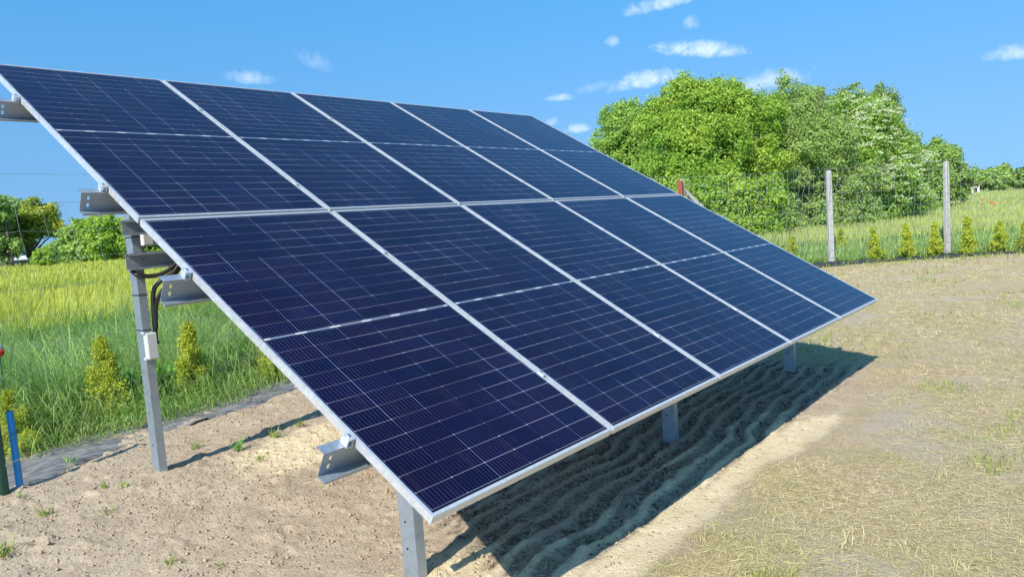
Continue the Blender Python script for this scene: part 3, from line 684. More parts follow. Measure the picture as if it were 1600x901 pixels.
# ------------------------------------------------------------------ fences
def wires(name, segs, r, mat, parent):
    P = np.array(segs, float); a, b = P[:, 0], P[:, 1]; d = b - a; d /= np.linalg.norm(d, axis=1)[:, None] + 1e-9
    ref = np.where(np.abs(d[:, 2:3]) > .7, np.array([[1, 0, 0.]]), np.array([[0, 0, 1.]])); x = np.cross(d, ref); x /= np.linalg.norm(x, axis=1)[:, None]; y = np.cross(d, x)
    V = []
    for k in range(3):
        c, s_ = math.cos(k * 2.094), math.sin(k * 2.094); V += [a + (x * c + y * s_) * r, b + (x * c + y * s_) * r]
    V = np.stack(V, 1); k = np.arange(len(P))[:, None] * 6
    F = np.concatenate([k + np.array([0, 2, 3, 1]), k + np.array([2, 4, 5, 3]), k + np.array([4, 0, 1, 5])])
    o = np_mesh(name, V.reshape(-1, 3), F, mat, parent)
    o.matrix_parent_inverse = Matrix.Translation(parent.location).inverted(); return o
def concrete_post(parent, x, y, z, h, rz, wd=.115):
    b = B(); c, s_ = math.cos(rz), math.sin(rz); lv = [(-.2, 1.0), (h * .5, .94), (h - .06, .86), (h - .02, .78), (h, .5)]
    rings = []
    for (zz, k) in lv:
        q = wd / 2 * k; jx = random.uniform(-.003, .003)
        pts = [(-q, -q * .7), (-q * .7, -q), (q * .7, -q), (q, -q * .7), (q, q * .7), (q * .7, q), (-q * .7, q), (-q, q * .7)]
        rings.append([b.bm.verts.new((x + (p[0] + jx) * c - p[1] * s_, y + (p[0] + jx) * s_ + p[1] * c, z + zz)) for p in pts])
    for a_, b_ in zip(rings, rings[1:]):
        for k in range(8): b.bm.faces.new((a_[k], a_[(k + 1) % 8], b_[(k + 1) % 8], b_[k]))
    b.bm.faces.new(rings[-1]); b.bm.faces.new(rings[0][::-1])
    o = b.build('post', M['concrete'], parent); o.matrix_parent_inverse = Matrix.Translation(parent.location).inverted(); return o
# right fence
fr = empty('wire_fence', (17.7, 4.0, 0), 'wire mesh fence on pale concrete posts at the right, in front of bushes', 'fence')
A_, D_ = Vector((17.7, 4.0, 0)), Vector((1.63, -2.28, 0)); C_ = Vector((14.16, 6.2, 0))
pts_r = [C_, A_, A_ + D_, A_ + 2 * D_, A_ + 3 * D_]
for i, q in enumerate(pts_r): concrete_post(fr, q.x, q.y, 0 if i else .05, 2.33 if i else 2.27, R(40 + 6 * i), .125 if i != 1 else .135)
b = B(); q = (A_ - C_).normalized(); s2 = Vector((-q.y, q.x, 0))
b.hexa([C_ + q * .12 - s2 * .05 + Vector((0, 0, 1.95)), C_ + q * 2.2 - s2 * .05 + Vector((0, 0, -.1)), C_ + q * 2.2 + s2 * .05 + Vector((0, 0, -.1)), C_ + q * .12 + s2 * .05 + Vector((0, 0, 1.95)),
        C_ + q * .10 - s2 * .05 + Vector((0, 0, 2.08)), C_ + q * 2.35 - s2 * .05 + Vector((0, 0, -.1)), C_ + q * 2.35 + s2 * .05 + Vector((0, 0, -.1)), C_ + q * .10 + s2 * .05 + Vector((0, 0, 2.08))])
tpart(b, fr, 'brace', M['concrete'], .006)
def mesh_wires(P0, P1, top, bot, dx, dz, shear, seed, jit=.01):
    rg = np.random.default_rng(seed); L = (P1 - P0).length; u = (P1 - P0).normalized(); nrm = Vector((-u.y, u.x, 0)); segs = []
    nvv = max(2, int(L / dx)); nh = int((top - bot) / dz); grid = {}
    for i in range(nvv + 1):
        ph = i / nvv * L
        for j in range(nh + 1):
            dr = j / nh; sag = .035 * math.sin(math.pi * i / nvv) * (1 - dr * .5)
            s_ = ph + shear * ((j * dz) ** 1.5) + (rg.normal(0, jit) if 0 < j else 0) + .02 * math.sin(i * .9 + j) * min(j, 1)
            grid[i, j] = P0 + u * s_ + nrm * (rg.normal(0, jit * .7) if j else 0) + Vector((0, 0, top - j * dz - sag + rg.normal(0, jit * .4)))
    for i in range(nvv + 1):
        for j in range(nh + 1):
            if i < nvv: segs.append((grid[i, j], grid[i + 1, j]))
            if j < nh: segs.append((grid[i, j], grid[i, j + 1]))
    return segs
segs = []
for i in range(len(pts_r) - 1): segs += mesh_wires(pts_r[i] - Vector((.07, .05, 0)), pts_r[i + 1] - Vector((.07, .05, 0)), 2.36 if i else 2.38, .12, .15, .2, -.02 if i != 0 else -.07, 40 + i, .010)
wires('wire_mesh', segs, .0027, M['wire'], fr)
# left fence
fl = empty('wire_fence', (3.7, 5.64, .1), 'sagging wire mesh fence along the field behind the solar panels', 'fence')
PXL = [-1.35, 3.7, 5.95, 8.7, 11.4]
for q in PXL: concrete_post(fl, q, fy(q), .1, 2.3, 0, .12)
segs = []
allx = PXL + [14.16]
for i in range(len(allx) - 1):
    a_, b_ = allx[i], allx[i + 1]; segs += mesh_wires(Vector((a_, fy(a_) - .07, 0)), Vector((b_, fy(b_) - .07, 0)), 2.40, .15, .2, .245, .13 if i == 0 else .02, 60 + i, .014)
wires('wire_mesh', segs, .0016, M['wire'], fl)
brp = B(); brp.box((14.0, 6.12, -.1), (14.07, 6.24, 2.30)); bo = brp.build('steel_post', M['brown'], None, .006)
tag(bo, 'reddish brown steel post standing against the concrete corner post', 'post')

# weed fabric strips
def fabric(name, pts, w0, w1, label, seed, amp=.03, mat='fabric'):
    rg = np.random.default_rng(seed); n1, n2 = 260, 26; P = [Vector(p) for p in pts]
    cum = [0]
    for a_, b_ in zip(P, P[1:]): cum.append(cum[-1] + (b_ - a_).length)
    s_ = np.linspace(0, cum[-1], n1); px_ = np.interp(s_, cum, [p.x for p in P]); py_ = np.interp(s_, cum, [p.y for p in P])
    tx, ty = np.gradient(px_), np.gradient(py_); ln = np.hypot(tx, ty); nx_, ny_ = -ty / ln, tx / ln
    e0 = w0 * (1 + 1.2 * fbm(s_, s_ * 0, .7, 3, seed)); e1 = w1 * (1 + .8 * fbm(s_, s_ * 0 + 9, .6, 3, seed + 5))
    q = np.linspace(0, 1, n2)[None]; off = -e0[:, None] * (1 - q) + e1[:, None] * q
    Xf = px_[:, None] + nx_[:, None] * off; Yf = py_[:, None] + ny_[:, None] * off; sx = s_[:, None] + 0 * off
    Zf = ground_z(Xf, Yf, False) + .014 + amp * 1.5 * (fbm(sx * .45, off * 2.6, .13, 4, seed + 1) + .12) + amp * .9 * fbm(sx, off * .3, .5, 2, seed + 3)
    Zf = Zf - .05 * (1 - sstep(q, 0, .10)) * (fbm(sx, off, .5, 2, 4) > -.1)
    ii = np.arange(n1 * n2).reshape(n1, n2); F = np.stack([ii[:-1, :-1], ii[1:, :-1], ii[1:, 1:], ii[:-1, 1:]], -1).reshape(-1, 4)
    o = np_mesh(name, np.stack([Xf, Yf, Zf], -1).reshape(-1, 3), F, M[mat], smooth=True)
    md = o.modifiers.new('thickness', 'SOLIDIFY'); md.thickness = .004
    tag(o, label, 'weed fabric')
def fabric_mat():
    m, n, p, o = material('weed_fabric'); oc = n.n('ShaderNodeTexCoord').outputs['Object']
    f = n.noise(oc, 3, 5, .7); dust = n.noise(oc, 9, 5, .7)
    st2 = n.noise(n.vm('MULTIPLY', oc, (2, 14, 2)), 3, 4, .6); c = n.mix(n.ss(n.m('ADD', n.m('MULTIPLY', f, .4), n.m('MULTIPLY', st2, .6)), .35, .65), (.05, .055, .06), (.24, .24, .245)); c = n.mix(n.m('MULTIPLY', n.ss(dust, .45, .65), .6), c, (.33, .29, .24))
    n.put(p.inputs['Base Color'], c); p.inputs['Roughness'].default_value = .5; bump(n, p, n.noise(oc, 90, 2), .3, .003); return m
M['fabric'] = fabric_mat(); M['fabric_dark'] = simple('black_fabric', (.035, .037, .04), .5, var=.7, scale=2.5)
fabric('weed_fabric', [(-1.6, 4.1, 0), (.1, 4.32, 0), (.9, 4.52, 0), (1.8, 4.72, 0), (2.6, 4.9, 0), (4, 5.25, 0), (9, 5.5, 0), (14, 5.85, 0)], .20, .45, 'grey black weed fabric strip along the foot of the left fence', 5)
a_ = C_ - Vector((.35, .3, 0)); fabric('weed_fabric', [a_, A_ - Vector((.3, .25, 0)), A_ + D_ - Vector((.3, .2, 0)), A_ + 3 * D_ - Vector((.3, .2, 0))], .28, .30, 'crumpled black weed fabric under the small conifers at the right', 15, .13, 'fabric_dark')

# ------------------------------------------------------------------ foliage builders
def leaf_cloud(centers, size, flat=.4, outward=None, aspect=.6):
    """diamond leaves at centers; returns verts, quads"""
    n_ = len(centers); nrm = RNG.normal(0, 1, (n_, 3)); 
    if outward is not None: nrm = nrm * .6 + outward * 1.05
    nrm[:, 2] += flat; nrm /= np.linalg.norm(nrm, axis=1)[:, None]
    r_ = RNG.normal(0, 1, (n_, 3)); a = np.cross(nrm, r_); a /= np.linalg.norm(a, axis=1)[:, None]; b = np.cross(nrm, a)
    s_ = (size * RNG.uniform(.6, 1.3, n_))[:, None]; bend = nrm * s_ * .18
    V = np.stack([centers - a * s_, centers + b * s_ * aspect + bend, centers + a * s_, centers - b * s_ * aspect + bend], 1)
    return V.reshape(-1, 3), np.arange(n_ * 4).reshape(-1, 4)
def rough_lobes(lobes, seed, k=10):
    """small boughs standing out of the big lobes so the outline is ragged"""
    rg = np.random.default_rng(seed + 500); out = [(c, tuple(q * .86 for q in r_)) for c, r_ in lobes]
    for c, r_ in lobes:
        for _ in range(k):
            d = rg.normal(0, 1, 3); d[2] = abs(d[2]) * .9 + .05; d /= np.linalg.norm(d); q = rg.uniform(.16, .34)
            out.append((tuple(np.array(c) + d * np.array(r_) * rg.uniform(.78, 1.06)), (r_[0] * q, r_[1] * q, r_[2] * q * rg.uniform(.7, 1.7))))
    return out
def crown_points(lobes, n_, clump=.35, fill=.35, seed=1):
    """points in clumps near the surface of ellipsoid lobes (center, radii)"""
    rg = np.random.default_rng(seed); vol = np.array([np.prod(l[1]) ** (2 / 3) for l in lobes]); vol = vol / vol.sum(); out = []; outn = []
    per = 34
    for (c, r_), f in zip(lobes, vol):
        k = max(3, int(n_ * f / per)); d = rg.normal(0, 1, (k, 3)); d[:, 2] += .15; d /= np.linalg.norm(d, axis=1)[:, None]
        rad = 1 - fill * rg.uniform(0, 1, k) ** 1.6 + rg.normal(0, .05, k) + .13 * np.sin(d[:, 0] * 5 + c[0]) * np.sin(d[:, 2] * 6 + c[1])
        cc = np.array(c) + d * np.array(r_) * rad[:, None]; cs = clump * rg.uniform(.5, 1.5, k)
        o = rg.normal(0, 1, (k, per, 3)); o /= np.linalg.norm(o, axis=2)[..., None] + 1e-6; o *= rg.uniform(0, 1, (k, per, 1)) ** .5
        out.append((cc[:, None] + o * cs[:, None, None] * np.array([1, 1, .75])).reshape(-1, 3)); outn.append(np.repeat(d, per, 0) * .6 + o.reshape(-1, 3) * .6)
    return np.concatenate(out), np.concatenate(outn)
def tree(name, lobes, n_, leaf, mat, label, cat, group=None, base=None, trunk_r=.15, clump=.35, fill=.35, seed=1, limbs=9, trunks=1, extra=None, thin=0.0):
    lobes = [(tuple(c), tuple(r_)) for c, r_ in lobes]
    cen = np.array([c for c, _ in lobes]); 
    if base is None: base = (cen[:, 0].mean(), cen[:, 1].mean(), 0.0)
    root = empty(name, base, label, cat, group)
    P, O = crown_points(rough_lobes(lobes, seed), int(n_ * 1.25), clump * .85, fill, seed); keep = P[:, 2] > base[2] + .05; P, O = P[keep], O[keep]
    V, F = leaf_cloud(P, leaf, .35, O); V = V - np.array(base)
    np_mesh('crown', V, F, mat, root)
    rg = random.Random(seed); b = B(); bz = Vector(base)
    for t in range(trunks):
        off = Vector((rg.uniform(-.5, .5), rg.uniform(-.5, .5), 0)) * (trunks > 1) * 1.5
        big = sorted(lobes, key=lambda l: -l[1][0] * l[1][2])[:4]; c = Vector(rg.choice(big)[0]) if trunks > 1 else Vector((bz.x, bz.y, max(q[0][2] for q in big)))
        top = c - bz; p1 = off + top * .3 + Vector((rg.uniform(-.2, .2), rg.uniform(-.2, .2), 0))
        b.tube([off + Vector((0, 0, -.2)), off * .8 + top * .12, p1, top * .65 + Vector((rg.uniform(-.3, .3), rg.uniform(-.3, .3), 0)), top], [trunk_r * 1.25, trunk_r, trunk_r * .8, trunk_r * .5, trunk_r * .2], 8)
    for k in range(limbs):
        c, r_ = rg.choice(lobes); e = Vector(c) + Vector([rg.uniform(-1, 1) * q * (.98 if trunks > 6 else .75) for q in r_]) - bz
        if e.z < .3: e.z = .5
        st0 = Vector((0, 0, 0)) + Vector((0, 0, e.z * rg.uniform(.15, .4)))
        md_ = st0.lerp(e, .5) + Vector((rg.uniform(-.3, .3), rg.uniform(-.3, .3), rg.uniform(0, .4)))
        b.tube([st0, md_, e], [trunk_r * .45, trunk_r * .28, trunk_r * .08], 6)
    b.build('trunk', M['bark'], root, 0, True)
    if extra: extra(root, P, O, base)
    return root
def L(px, py, rp, D, sx=1.0, sz=1.0, dep=1.0):    # a crown lobe seen at a photo pixel, of pixel radius rp, at depth D
    c = at(px, py, D); r_ = rp * D / FPX; return ((c.x, c.y, c.z), (r_ * sx * (.5 + .5 * dep), r_ * sx * (.5 + .5 * dep), r_ * sz))
M['leaf_bright'] = leaf_material('bright_green_leaves', (.34, .50, .06), (.66, .78, .15), (.26, .46, .06), trans=.48, patch=.5, pscale=.7)
M['leaf_grey'] = leaf_material('grey_green_leaves', (.25, .42, .09), (.50, .64, .20), (.36, .50, .14), trans=.45, patch=.5, pscale=.7)
M['leaf_elder'] = leaf_material('elder_leaves', (.25, .45, .07), (.50, .68, .16), (.36, .54, .10), trans=.45)
M['leaf_dark'] = leaf_material('deep_green_leaves', (.18, .32, .07), (.38, .50, .12), (.28, .40, .10), trans=.4)
M['leaf_mid'] = leaf_material('mid_green_leaves', (.25, .42, .09), (.50, .64, .16), (.34, .50, .12), trans=.4)
M['leaf_olive'] = leaf_material('yellowish_leaves', (.42, .48, .06), (.72, .70, .12), (.3, .42, .07), trans=.4, patch=.4, pscale=.35)
M['thuja'] = leaf_material('thuja_sprays', (.34, .48, .04), (.66, .72, .09), (.50, .56, .07), trans=.35, patch=.4, pscale=9)
M['blossom'] = leaf_material('elder_blossom', (.56, .62, .36), (.74, .78, .54), None, trans=.2)

# right-hand trees and bushes
tree('round_tree', [L(978, 210, 38, 40), L(960, 238, 32, 40), L(1000, 225, 40, 40), L(976, 262, 40, 40), L(1010, 280, 40, 40), L(985, 190, 28, 40)], 38000, .07, M['leaf_elder'],
     'rounded mid green tree left of the large bright bush, partly behind the panels', 'tree', base=tuple(at(985, 345, 40).xy) + (0,), trunk_r=.16, seed=2)
tree('field_maple', [L(1075, 190, 56, 27), L(1130, 180, 48, 27), L(1168, 205, 55, 27), L(1045, 230, 50, 26), L(1105, 250, 62, 25.5), L(1180, 265, 45, 26.5), L(1050, 285, 46, 25.5),
                     L(1120, 318, 55, 24.5), L(1175, 325, 46, 24.5), L(1085, 165, 30, 27), L(1040, 190, 30, 27), L(1134, 155, 26, 27), L(1075, 335, 44, 24.6), L(1190, 360, 30, 24.2), L(1150, 360, 36, 24)],
     190000, .049, M['leaf_bright'], 'large bright green leafy bush behind the corner post, rising above the panels', 'bush', base=tuple(at(1110, 395, 26).xy) + (0,), trunk_r=.16, trunks=4, clump=.30, seed=3, limbs=22)
tree('grey_willow', [L(1215, 200, 56, 29), L(1255, 190, 50, 29.5), L(1235, 250, 62, 28), L(1290, 240, 52, 28.5), L(1215, 305, 55, 27.5), L(1275, 305, 60, 28), L(1320, 290, 48, 28.5),
                     L(1330, 345, 46, 28), L(1270, 355, 50, 27.5), L(1225, 166, 24, 29), L(1215, 355, 40, 27), L(1265, 166, 26, 30)],
     115000, .046, M['leaf_grey'], 'twiggy grey green bush with bare stems, between the bright bush and the blossoming elder', 'bush', base=tuple(at(1265, 390, 29).xy) + (0,), trunk_r=.09, trunks=9, clump=.30, fill=.55, seed=4, limbs=170)
tree('crown_tree', [L(1345, 182, 40, 42), L(1380, 172, 30, 42), L(1310, 182, 32, 42), L(1362, 210, 44, 42), L(1320, 215, 50, 42), L(1370, 250, 50, 42)], 36000, .07, M['leaf_dark'],
     'dark green tree whose top stands up behind the blossoming elder', 'tree', base=tuple(at(1350, 335, 42).xy) + (0,), trunk_r=.2, clump=.4, seed=5)
def blossom(root, P, O, base):
    rg = np.random.default_rng(4); tw = np.array([CAM.x, CAM.y, 3.0]) - P; tw /= np.linalg.norm(tw, axis=1)[:, None]; up = (O[:, 2] > .0) & (P[:, 2] > 1.2) & ((tw * O).sum(1) > .25); idx = np.where(up)[0]; idx = rg.choice(idx, 620, replace=False)
    C = P[idx] + O[idx] * .26; k = 30; cc = np.repeat(C, k, 0) + np.stack([rg.normal(0, .085, len(C) * k), rg.normal(0, .085, len(C) * k), rg.normal(0, .025, len(C) * k)], -1)
    V, F = leaf_cloud(cc, .028, 1.6, None, .9); np_mesh('blossom', V - np.array(base), F, M['blossom'], root)
tree('elder_bush', [L(1350, 205, 48, 31), L(1325, 185, 32, 31), L(1385, 235, 46, 31), L(1340, 255, 50, 30), L(1405, 275, 42, 31), L(1375, 300, 50, 30), L(1350, 345, 42, 30), L(1415, 325, 36, 31), L(1395, 350, 34, 30.5)],
     80000, .054, M['leaf_elder'], 'green elder bush dotted with flat white blossom, behind the two concrete posts', 'bush', base=tuple(at(1370, 385, 31).xy) + (0,), trunk_r=.12, trunks=3, clump=.33, seed=6, limbs=20, extra=blossom)
tree('hedge_tree', [L(1470, 265, 36, 46), L(1440, 265, 34, 44), L(1485, 285, 30, 46), L(1448, 300, 36, 44), L(1432, 320, 28, 40), L(1478, 250, 20, 46), L(1495, 300, 18, 46), L(1440, 335, 24, 38), L(1425, 235, 16, 44)],
     44000, .07, M['leaf_mid'], 'deep green tree sloping down at the right end of the bushes', 'tree', base=tuple(at(1460, 330, 45).xy) + (0,), trunk_r=.16, seed=7)
tree('far_thicket', [L(1530, 283, 14, 125), L(1548, 279, 15, 125), L(1568, 276, 15, 125), L(1534, 287, 9, 125), L(1585, 281, 14, 128), L(1558, 285, 14, 122)], 9000, .28, M['leaf_mid'],
     'low green thicket on the far horizon right of the small white house', 'bush', base=tuple(at(1550, 300, 125).xy) + (0,), trunk_r=.2, clump=.8, seed=8, limbs=4)
tree('far_dark_bush', [L(1598, 281, 13, 110), L(1615, 278, 16, 110), L(1640, 280, 16, 110)], 6000, .26, M['leaf_dark'], 'dark far bush at the right edge of the picture', 'bush',
     base=tuple(at(1605, 295, 110).xy) + (0,), trunk_r=.2, clump=.7, seed=9, limbs=4)
# left-hand trees
tree('lime_tree', [L(40, 345, 24, 85), L(66, 345, 22, 85), L(20, 350, 26, 85), L(80, 358, 13, 85), L(52, 330, 15, 85), L(20, 375, 26, 85), L(36, 366, 22, 85), L(72, 335, 14, 85), L(60, 362, 12, 85)], 26000, .20, M['leaf_olive'],
     'yellowish green field tree with a bare trunk at the far left', 'tree', base=tuple(at(53, 415, 85).xy) + (0,), trunk_r=.32, clump=.75, seed=10, limbs=10)
tree('edge_tree', [L(-15, 340, 30, 80), L(0, 325, 20, 80), L(-10, 380, 28, 80), L(12, 392, 18, 80), L(-30, 360, 30, 80)], 14000, .20, M['leaf_mid'],
     'green tree cut off by the left edge of the picture', 'tree', base=tuple(at(18, 415, 80).xy) + (0,), trunk_r=.25, clump=.7, seed=11)
tree('orchard_bush', [L(110, 385, 24, 75), L(132, 372, 24, 75), L(95, 395, 18, 75), L(120, 398, 18, 74), L(140, 395, 22, 74)], 16000, .16, M['leaf_mid'],
     'loose green bush between the left tree and the steel post', 'bush', base=tuple(at(118, 415, 75).xy) + (0,), trunk_r=.12, trunks=3, clump=.6, seed=12)
tree('orchard_bush', [L(160, 362, 24, 73), L(180, 372, 26, 73), L(165, 388, 26, 72), L(195, 385, 26, 73), L(215, 360, 28, 73), L(150, 355, 14, 73), L(240, 385, 30, 74), L(265, 370, 30, 74)], 24000, .15, M['leaf_bright'],
     'tall bright green bush directly behind the left steel post', 'bush', base=tuple(at(180, 412, 73).xy) + (0,), trunk_r=.12, trunks=4, clump=.6, seed=13)
tree('round_shrub', [L(70, 403, 13, 66), L(62, 408, 9, 66), L(80, 408, 9, 66)], 5000, .12, M['leaf_bright'], 'small round green shrub beside the long grey wall in the field', 'shrub', base=tuple(at(70, 416, 66).xy) + (0,), trunk_r=.06, clump=.35, seed=14, limbs=3)

# thujas
def thuja(x, y, z, h, wr, seed, label, mixleaf=4200, leaf=.011):
    rg = np.random.default_rng(seed); root = empty('thuja', (x, y, z), label, 'conifer', 'young conifers planted along the fence', rz=rg.uniform(0, 6)); n_ = int(mixleaf * rg.uniform(.75, 1.25)); root.rotation_euler.x = rg.uniform(-.09, .09); root.rotation_euler.y = rg.uniform(-.09, .09); wr *= rg.uniform(.85, 1.2)
    nb = int(rg.integers(34, 70)); bz = rg.uniform(.04, .93, nb) ** 1.15; ba = rg.uniform(0, 6.28, nb); br = wr * (1 - bz) ** .8 * rg.uniform(.55, 1.25, nb)
    k = rg.integers(0, nb, n_); t = rg.uniform(.15, 1, n_) ** .6
    px_ = np.cos(ba[k]) * br[k] * t; py_ = np.sin(ba[k]) * br[k] * t; pz = h * (bz[k] + .10 * t ** 1.3 * (1 - bz[k]) + .04 * t)
    P = np.stack([px_, py_, pz], -1) + rg.normal(0, 1, (n_, 3)) * np.array([.022, .022, .028]) * (h / .7)
    top = rg.uniform(0, 1, (n_ // 8, 1)); Pt = np.concatenate([rg.normal(0, .010, (n_ // 8, 2)) * (1.3 - top), h * (.72 + .30 * top)], 1); P = np.concatenate([P, Pt])
    V, F = leaf_cloud(P, leaf * h / .7, .2, None, .4); np_mesh('crown', V, F, M['thuja'], root)
    b = B(); b.tube([(0, 0, -.05), (.005, 0, h * .5), (0, .004, h * .95)], [.012, .008, .002], 6); b.build('trunk', M['bark'], root, 0, True)
left_t = [(1.05, 5.42, .78, .20, 'small yellow green conifer left of the steel post with the junction box'), (1.86, 5.48, .80, .21, 'small yellow green conifer right of the steel post with the junction box'),
          (2.72, 5.42, .62, .17, 'small yellow green conifer partly hidden by the lower edge of the panels'), (.18, 5.05, .52, .2, 'small bushy conifer behind the blue pipe at the left edge')]
for i, (a_, b_, h_, r_, lb) in enumerate(left_t): thuja(a_, b_, .1, h_, r_, 100 + i, lb, 9000, .012)
rt = [(1262, 402, .66, 'small conifer at the right just left of the first concrete post'), (1315, 405, .70, 'small conifer just right of the first concrete post, with a brownish top'),
      (1367, 408, .72, 'second small conifer right of the first concrete post'), (1418, 406, .76, 'small conifer midway between the two concrete posts'), (1462, 402, .74, 'small conifer just left of the second concrete post'),
      (1513, 400, .82, 'small conifer just right of the second concrete post, tallest of them'), (1563, 396, .68, 'small conifer second right of the second concrete post'), (1601, 392, .6, 'small conifer cut by the right edge of the picture')]
for i, (px, py, h_, lb) in enumerate(rt):
    d = ray(px, py); s_ = -CAM.z / d.z; q = CAM + d * s_
    if i == 0: q = Vector((16.95, 4.75, 0))
    thuja(q.x, q.y, 0, h_ * 1.15, .20, 200 + i, lb, 3600, .022)

# ------------------------------------------------------------------ small things
def weed(x, y, n_, h, label, seed):
    rg = np.random.default_rng(seed); a = rg.uniform(0, 6.28, n_); r_ = rg.uniform(0, .035, n_) + h * .1
    xx = x + np.cos(a) * r_; yy = y + np.sin(a) * r_
    o = blades('weed', xx - x, yy - y, np.zeros(n_), rg.uniform(.5, 1.1, n_) * h, rg.uniform(.004, .008, n_), rg.uniform(.3, 1.2, n_), M['turfgreen'] if seed % 3 else M['verge'])
    o.location = (x, y, float(ground_z(np.array([x]), np.array([y]))[0]) - .003); tag(o, label, 'weed', 'weed tufts on the bare soil')
def gp(px, py, z=0.05):
    d = ray(px, py); s_ = (z - CAM.z) / d.z; return CAM + d * s_
wd = [(372, 712, .13, 40, .08, 'green weed tuft beside the dark pole shadow right of the rear post'), (305, 705, .10, 26, .08, 'pale weed tuft just right of the rear post foot'), (405, 722, .07, 16, .08, 'small weed tuft below the pole shadow'),
      (112, 732, .12, 16, .08, 'broad leaved weed near the weed fabric, left of the rear post'), (75, 818, .10, 26, .05, 'green weed tuft at the lower left on bare soil'), (166, 775, .07, 18, .06, 'left one of a pair of tiny weeds below the rear post'),
      (196, 776, .06, 16, .06, 'right one of a pair of tiny weeds below the rear post'), (172, 816, .07, 10, .04, 'thin wispy weed in the lower left soil'), (5, 885, .12, 40, .04, 'weed tuft at the bottom left corner'),
      (35, 792, .06, 12, .06, 'flat sparse weed near the left edge on bare soil'), (268, 880, .07, 12, .04, 'dry looking weed near the bottom edge, left'), (340, 880, .05, 9, .04, 'tiny weed near the bottom edge below the rear post'),
      (505, 765, .03, 8, .03, 'single green sprig below the end of the lowest purlin'), (430, 690, .10, 30, .08, 'yellowish weed patch under the left table edge'), (470, 672, .09, 26, .08, 'weed patch beside the table edge near the pole shadow'), (545, 640, .08, 10, .06, 'weed sprig under the lower table edge')]
for i, (px, py, h_, n_, z_, lb) in enumerate(wd):
    q = gp(px, py, z_); weed(q.x, q.y, n_, h_, lb, 300 + i)
# dead stalk in the verge
q = gp(131, 545, .15); b = B(); rg = random.Random(3); Lq = Vector((.72, -.2, .62)).normalized()
b.tube([q, q + Lq * .3, q + Lq * .55], [.008, .006, .004], 5)
for k in range(26):
    s0 = q + Lq * rg.uniform(.15, .55); d_ = (Lq + Vector((rg.uniform(-.5, .5), rg.uniform(-.5, .5), rg.uniform(-.1, .5)))).normalized(); b.tube([s0, s0 + d_ * rg.uniform(.12, .3), s0 + d_ * .35 + Vector((0, 0, rg.uniform(-.05, .05)))], [.003, .002, .001], 4)
o = b.build('dead_stalk', M['straw'], None); tag(o, 'dry beige branching stalk leaning in the tall grass', 'dead plant')
# pipe and green stake at the left edge
b = B(); b.tube([(-.115, 4.02, -.1), (-.115, 4.02, .64)], .0225, 20, False); b.tube([(-.115, 4.02, .0), (-.115, 4.02, .632)], .019, 20)
o = b.build('blue_pipe', M['blue'], None, 0, True); tag(o, 'bright blue plastic pipe standing upright in the soil at the left edge', 'pipe')
b = B()
b.tube([(-.215, 4.0, -.1), (-.215, 4.0, 1.05)], .032, 20); o = b.build('green_stake', M['green'], None, 0, True); tag(o, 'dark green round post behind the blue pipe at the left edge', 'post')
for z_ in (.30, .48):
    b = B(); pts = []
    for k in range(25):
        a = k / 24 * 2 * math.pi; pts.append((-.165 + math.cos(a) * .088, 4.01 + math.sin(a) * .04, z_ + .02 * math.cos(a)))
    b.tube(pts, .0022, 6); o = b.build('tie_wire', M['wire'] if z_ < .4 else M['dark'], None); tag(o, 'pale lower tie wire round the blue pipe and green post' if z_ < .4 else 'dark upper tie wire round the blue pipe and green post', 'wire')
pc = at(-2, 546, 6.3); b = B(); b.tube([pc + Vector((0, 0, -.06)), pc + Vector((0, 0, -.045)), pc + Vector((0, 0, -.02)), pc + Vector((0, 0, 0))], [.02, .034, .04, .038], 16)
root = empty('stake_cap', (pc.x, pc.y, .1), 'white and red plastic cap on a thin stake at the left edge', 'stake')
tpart(b, root, 'red_ring', M['red'], 0, True)
b = B(); b.tube([pc + Vector((0, 0, .001)), pc + Vector((0, 0, .03)), pc + Vector((0, 0, .055)), pc + Vector((0, 0, .066))], [.036, .034, .022, .006], 16); tpart(b, root, 'dome', M['plastic'], 0, True)
b = B(); b.tube([(pc.x, pc.y, .0), (pc.x, pc.y, pc.z - .06)], .006, 8); tpart(b, root, 'stake', M['green'])

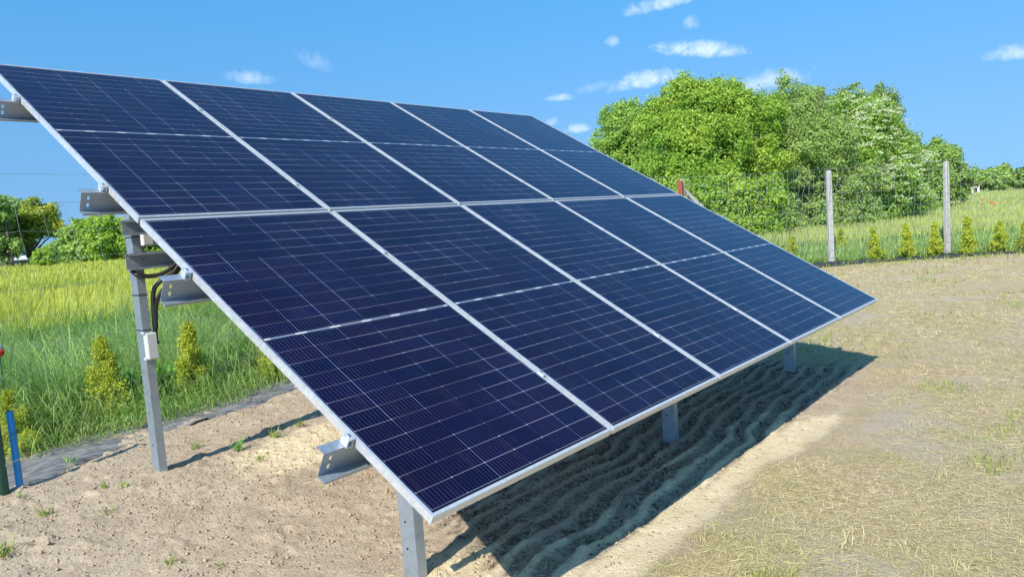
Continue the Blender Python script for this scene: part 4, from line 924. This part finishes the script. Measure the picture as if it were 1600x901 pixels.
# far shed and house
def house(name, p, wx, wy, hz, roofh, rz, wm, rm, label, cat):
    root = empty(name, (p.x, p.y, 0), label, cat, None, rz)
    b = B(); b.box((-wx / 2, -wy / 2, -.5), (wx / 2, wy / 2, hz)); b.profile([(-wy / 2, 0), (wy / 2, 0), (0, roofh)], (-wx / 2, 0, hz - .002), (wx / 2, 0, hz - .002), (0, 1, 0), (0, 0, 1)); b.build('wall', wm, root)
    b = B(); e = .08 * wy
    for s_ in (-1, 1):
        b.hexa([Vector((x_, y_, z_)) for x_, y_, z_ in ((-wx / 2 - e, 0, hz + roofh + .02), (wx / 2 + e, 0, hz + roofh + .02), (wx / 2 + e, s_ * (wy / 2 + e), hz - .02), (-wx / 2 - e, s_ * (wy / 2 + e), hz - .02),
                                                      (-wx / 2 - e, 0, hz + roofh + .2), (wx / 2 + e, 0, hz + roofh + .2), (wx / 2 + e, s_ * (wy / 2 + e), hz + .16), (-wx / 2 - e, s_ * (wy / 2 + e), hz + .16))])
    b.build('roof', rm, root)
    for s_ in (-.25, .25):
        b = B(); b.box((s_ * wx - .12 * wx, -wy / 2 - .03, hz * .35), (s_ * wx + .12 * wx, -wy / 2 - .005, hz * .8)); b.build('window', M['glasspane'], root)
    return root
hp = at(1516, 296, 118); house('house', hp, 2.2, 2.4, 1.75, .55, R(-75), M['wall'], M['roof'], 'tiny white house with a red brown roof on the far right horizon', 'house')
sp = at(18, 412, 95); house('shed', sp, 9, 4, 1.15, .35, R(-20), M['shed'], M['shedroof'], 'long low grey shed with a pale roof under the left trees', 'shed')
# poppies
for i, (px, py, D) in enumerate([(1534, 318, 33), (1535, 312, 36), (1548, 316, 33.5), (1551, 318, 33), (1554, 319, 32.5), (1564, 316, 35), (1600, 311, 34)]):
    p = at(px, py, D); b = B()
    for k in range(4):
        a = k * 1.57 + i; c = Vector((math.cos(a), math.sin(a), .35)) * .045
        b.tube([p + c * .1, p + c * .6, p + c], [.010, .034, .010], 7)
    o = b.build('poppy', M['poppy'], None); tag(o, 'red poppy flower standing above the barley at the right', 'poppy', 'red poppies in the barley field')
    b = B(); b.tube([Vector((p.x, p.y, .0)), p], .004, 4); so_ = b.build('stem', M['herb'], o)
print('verts', sum(len(o.data.vertices) for o in COL.objects if o.type == 'MESH'))
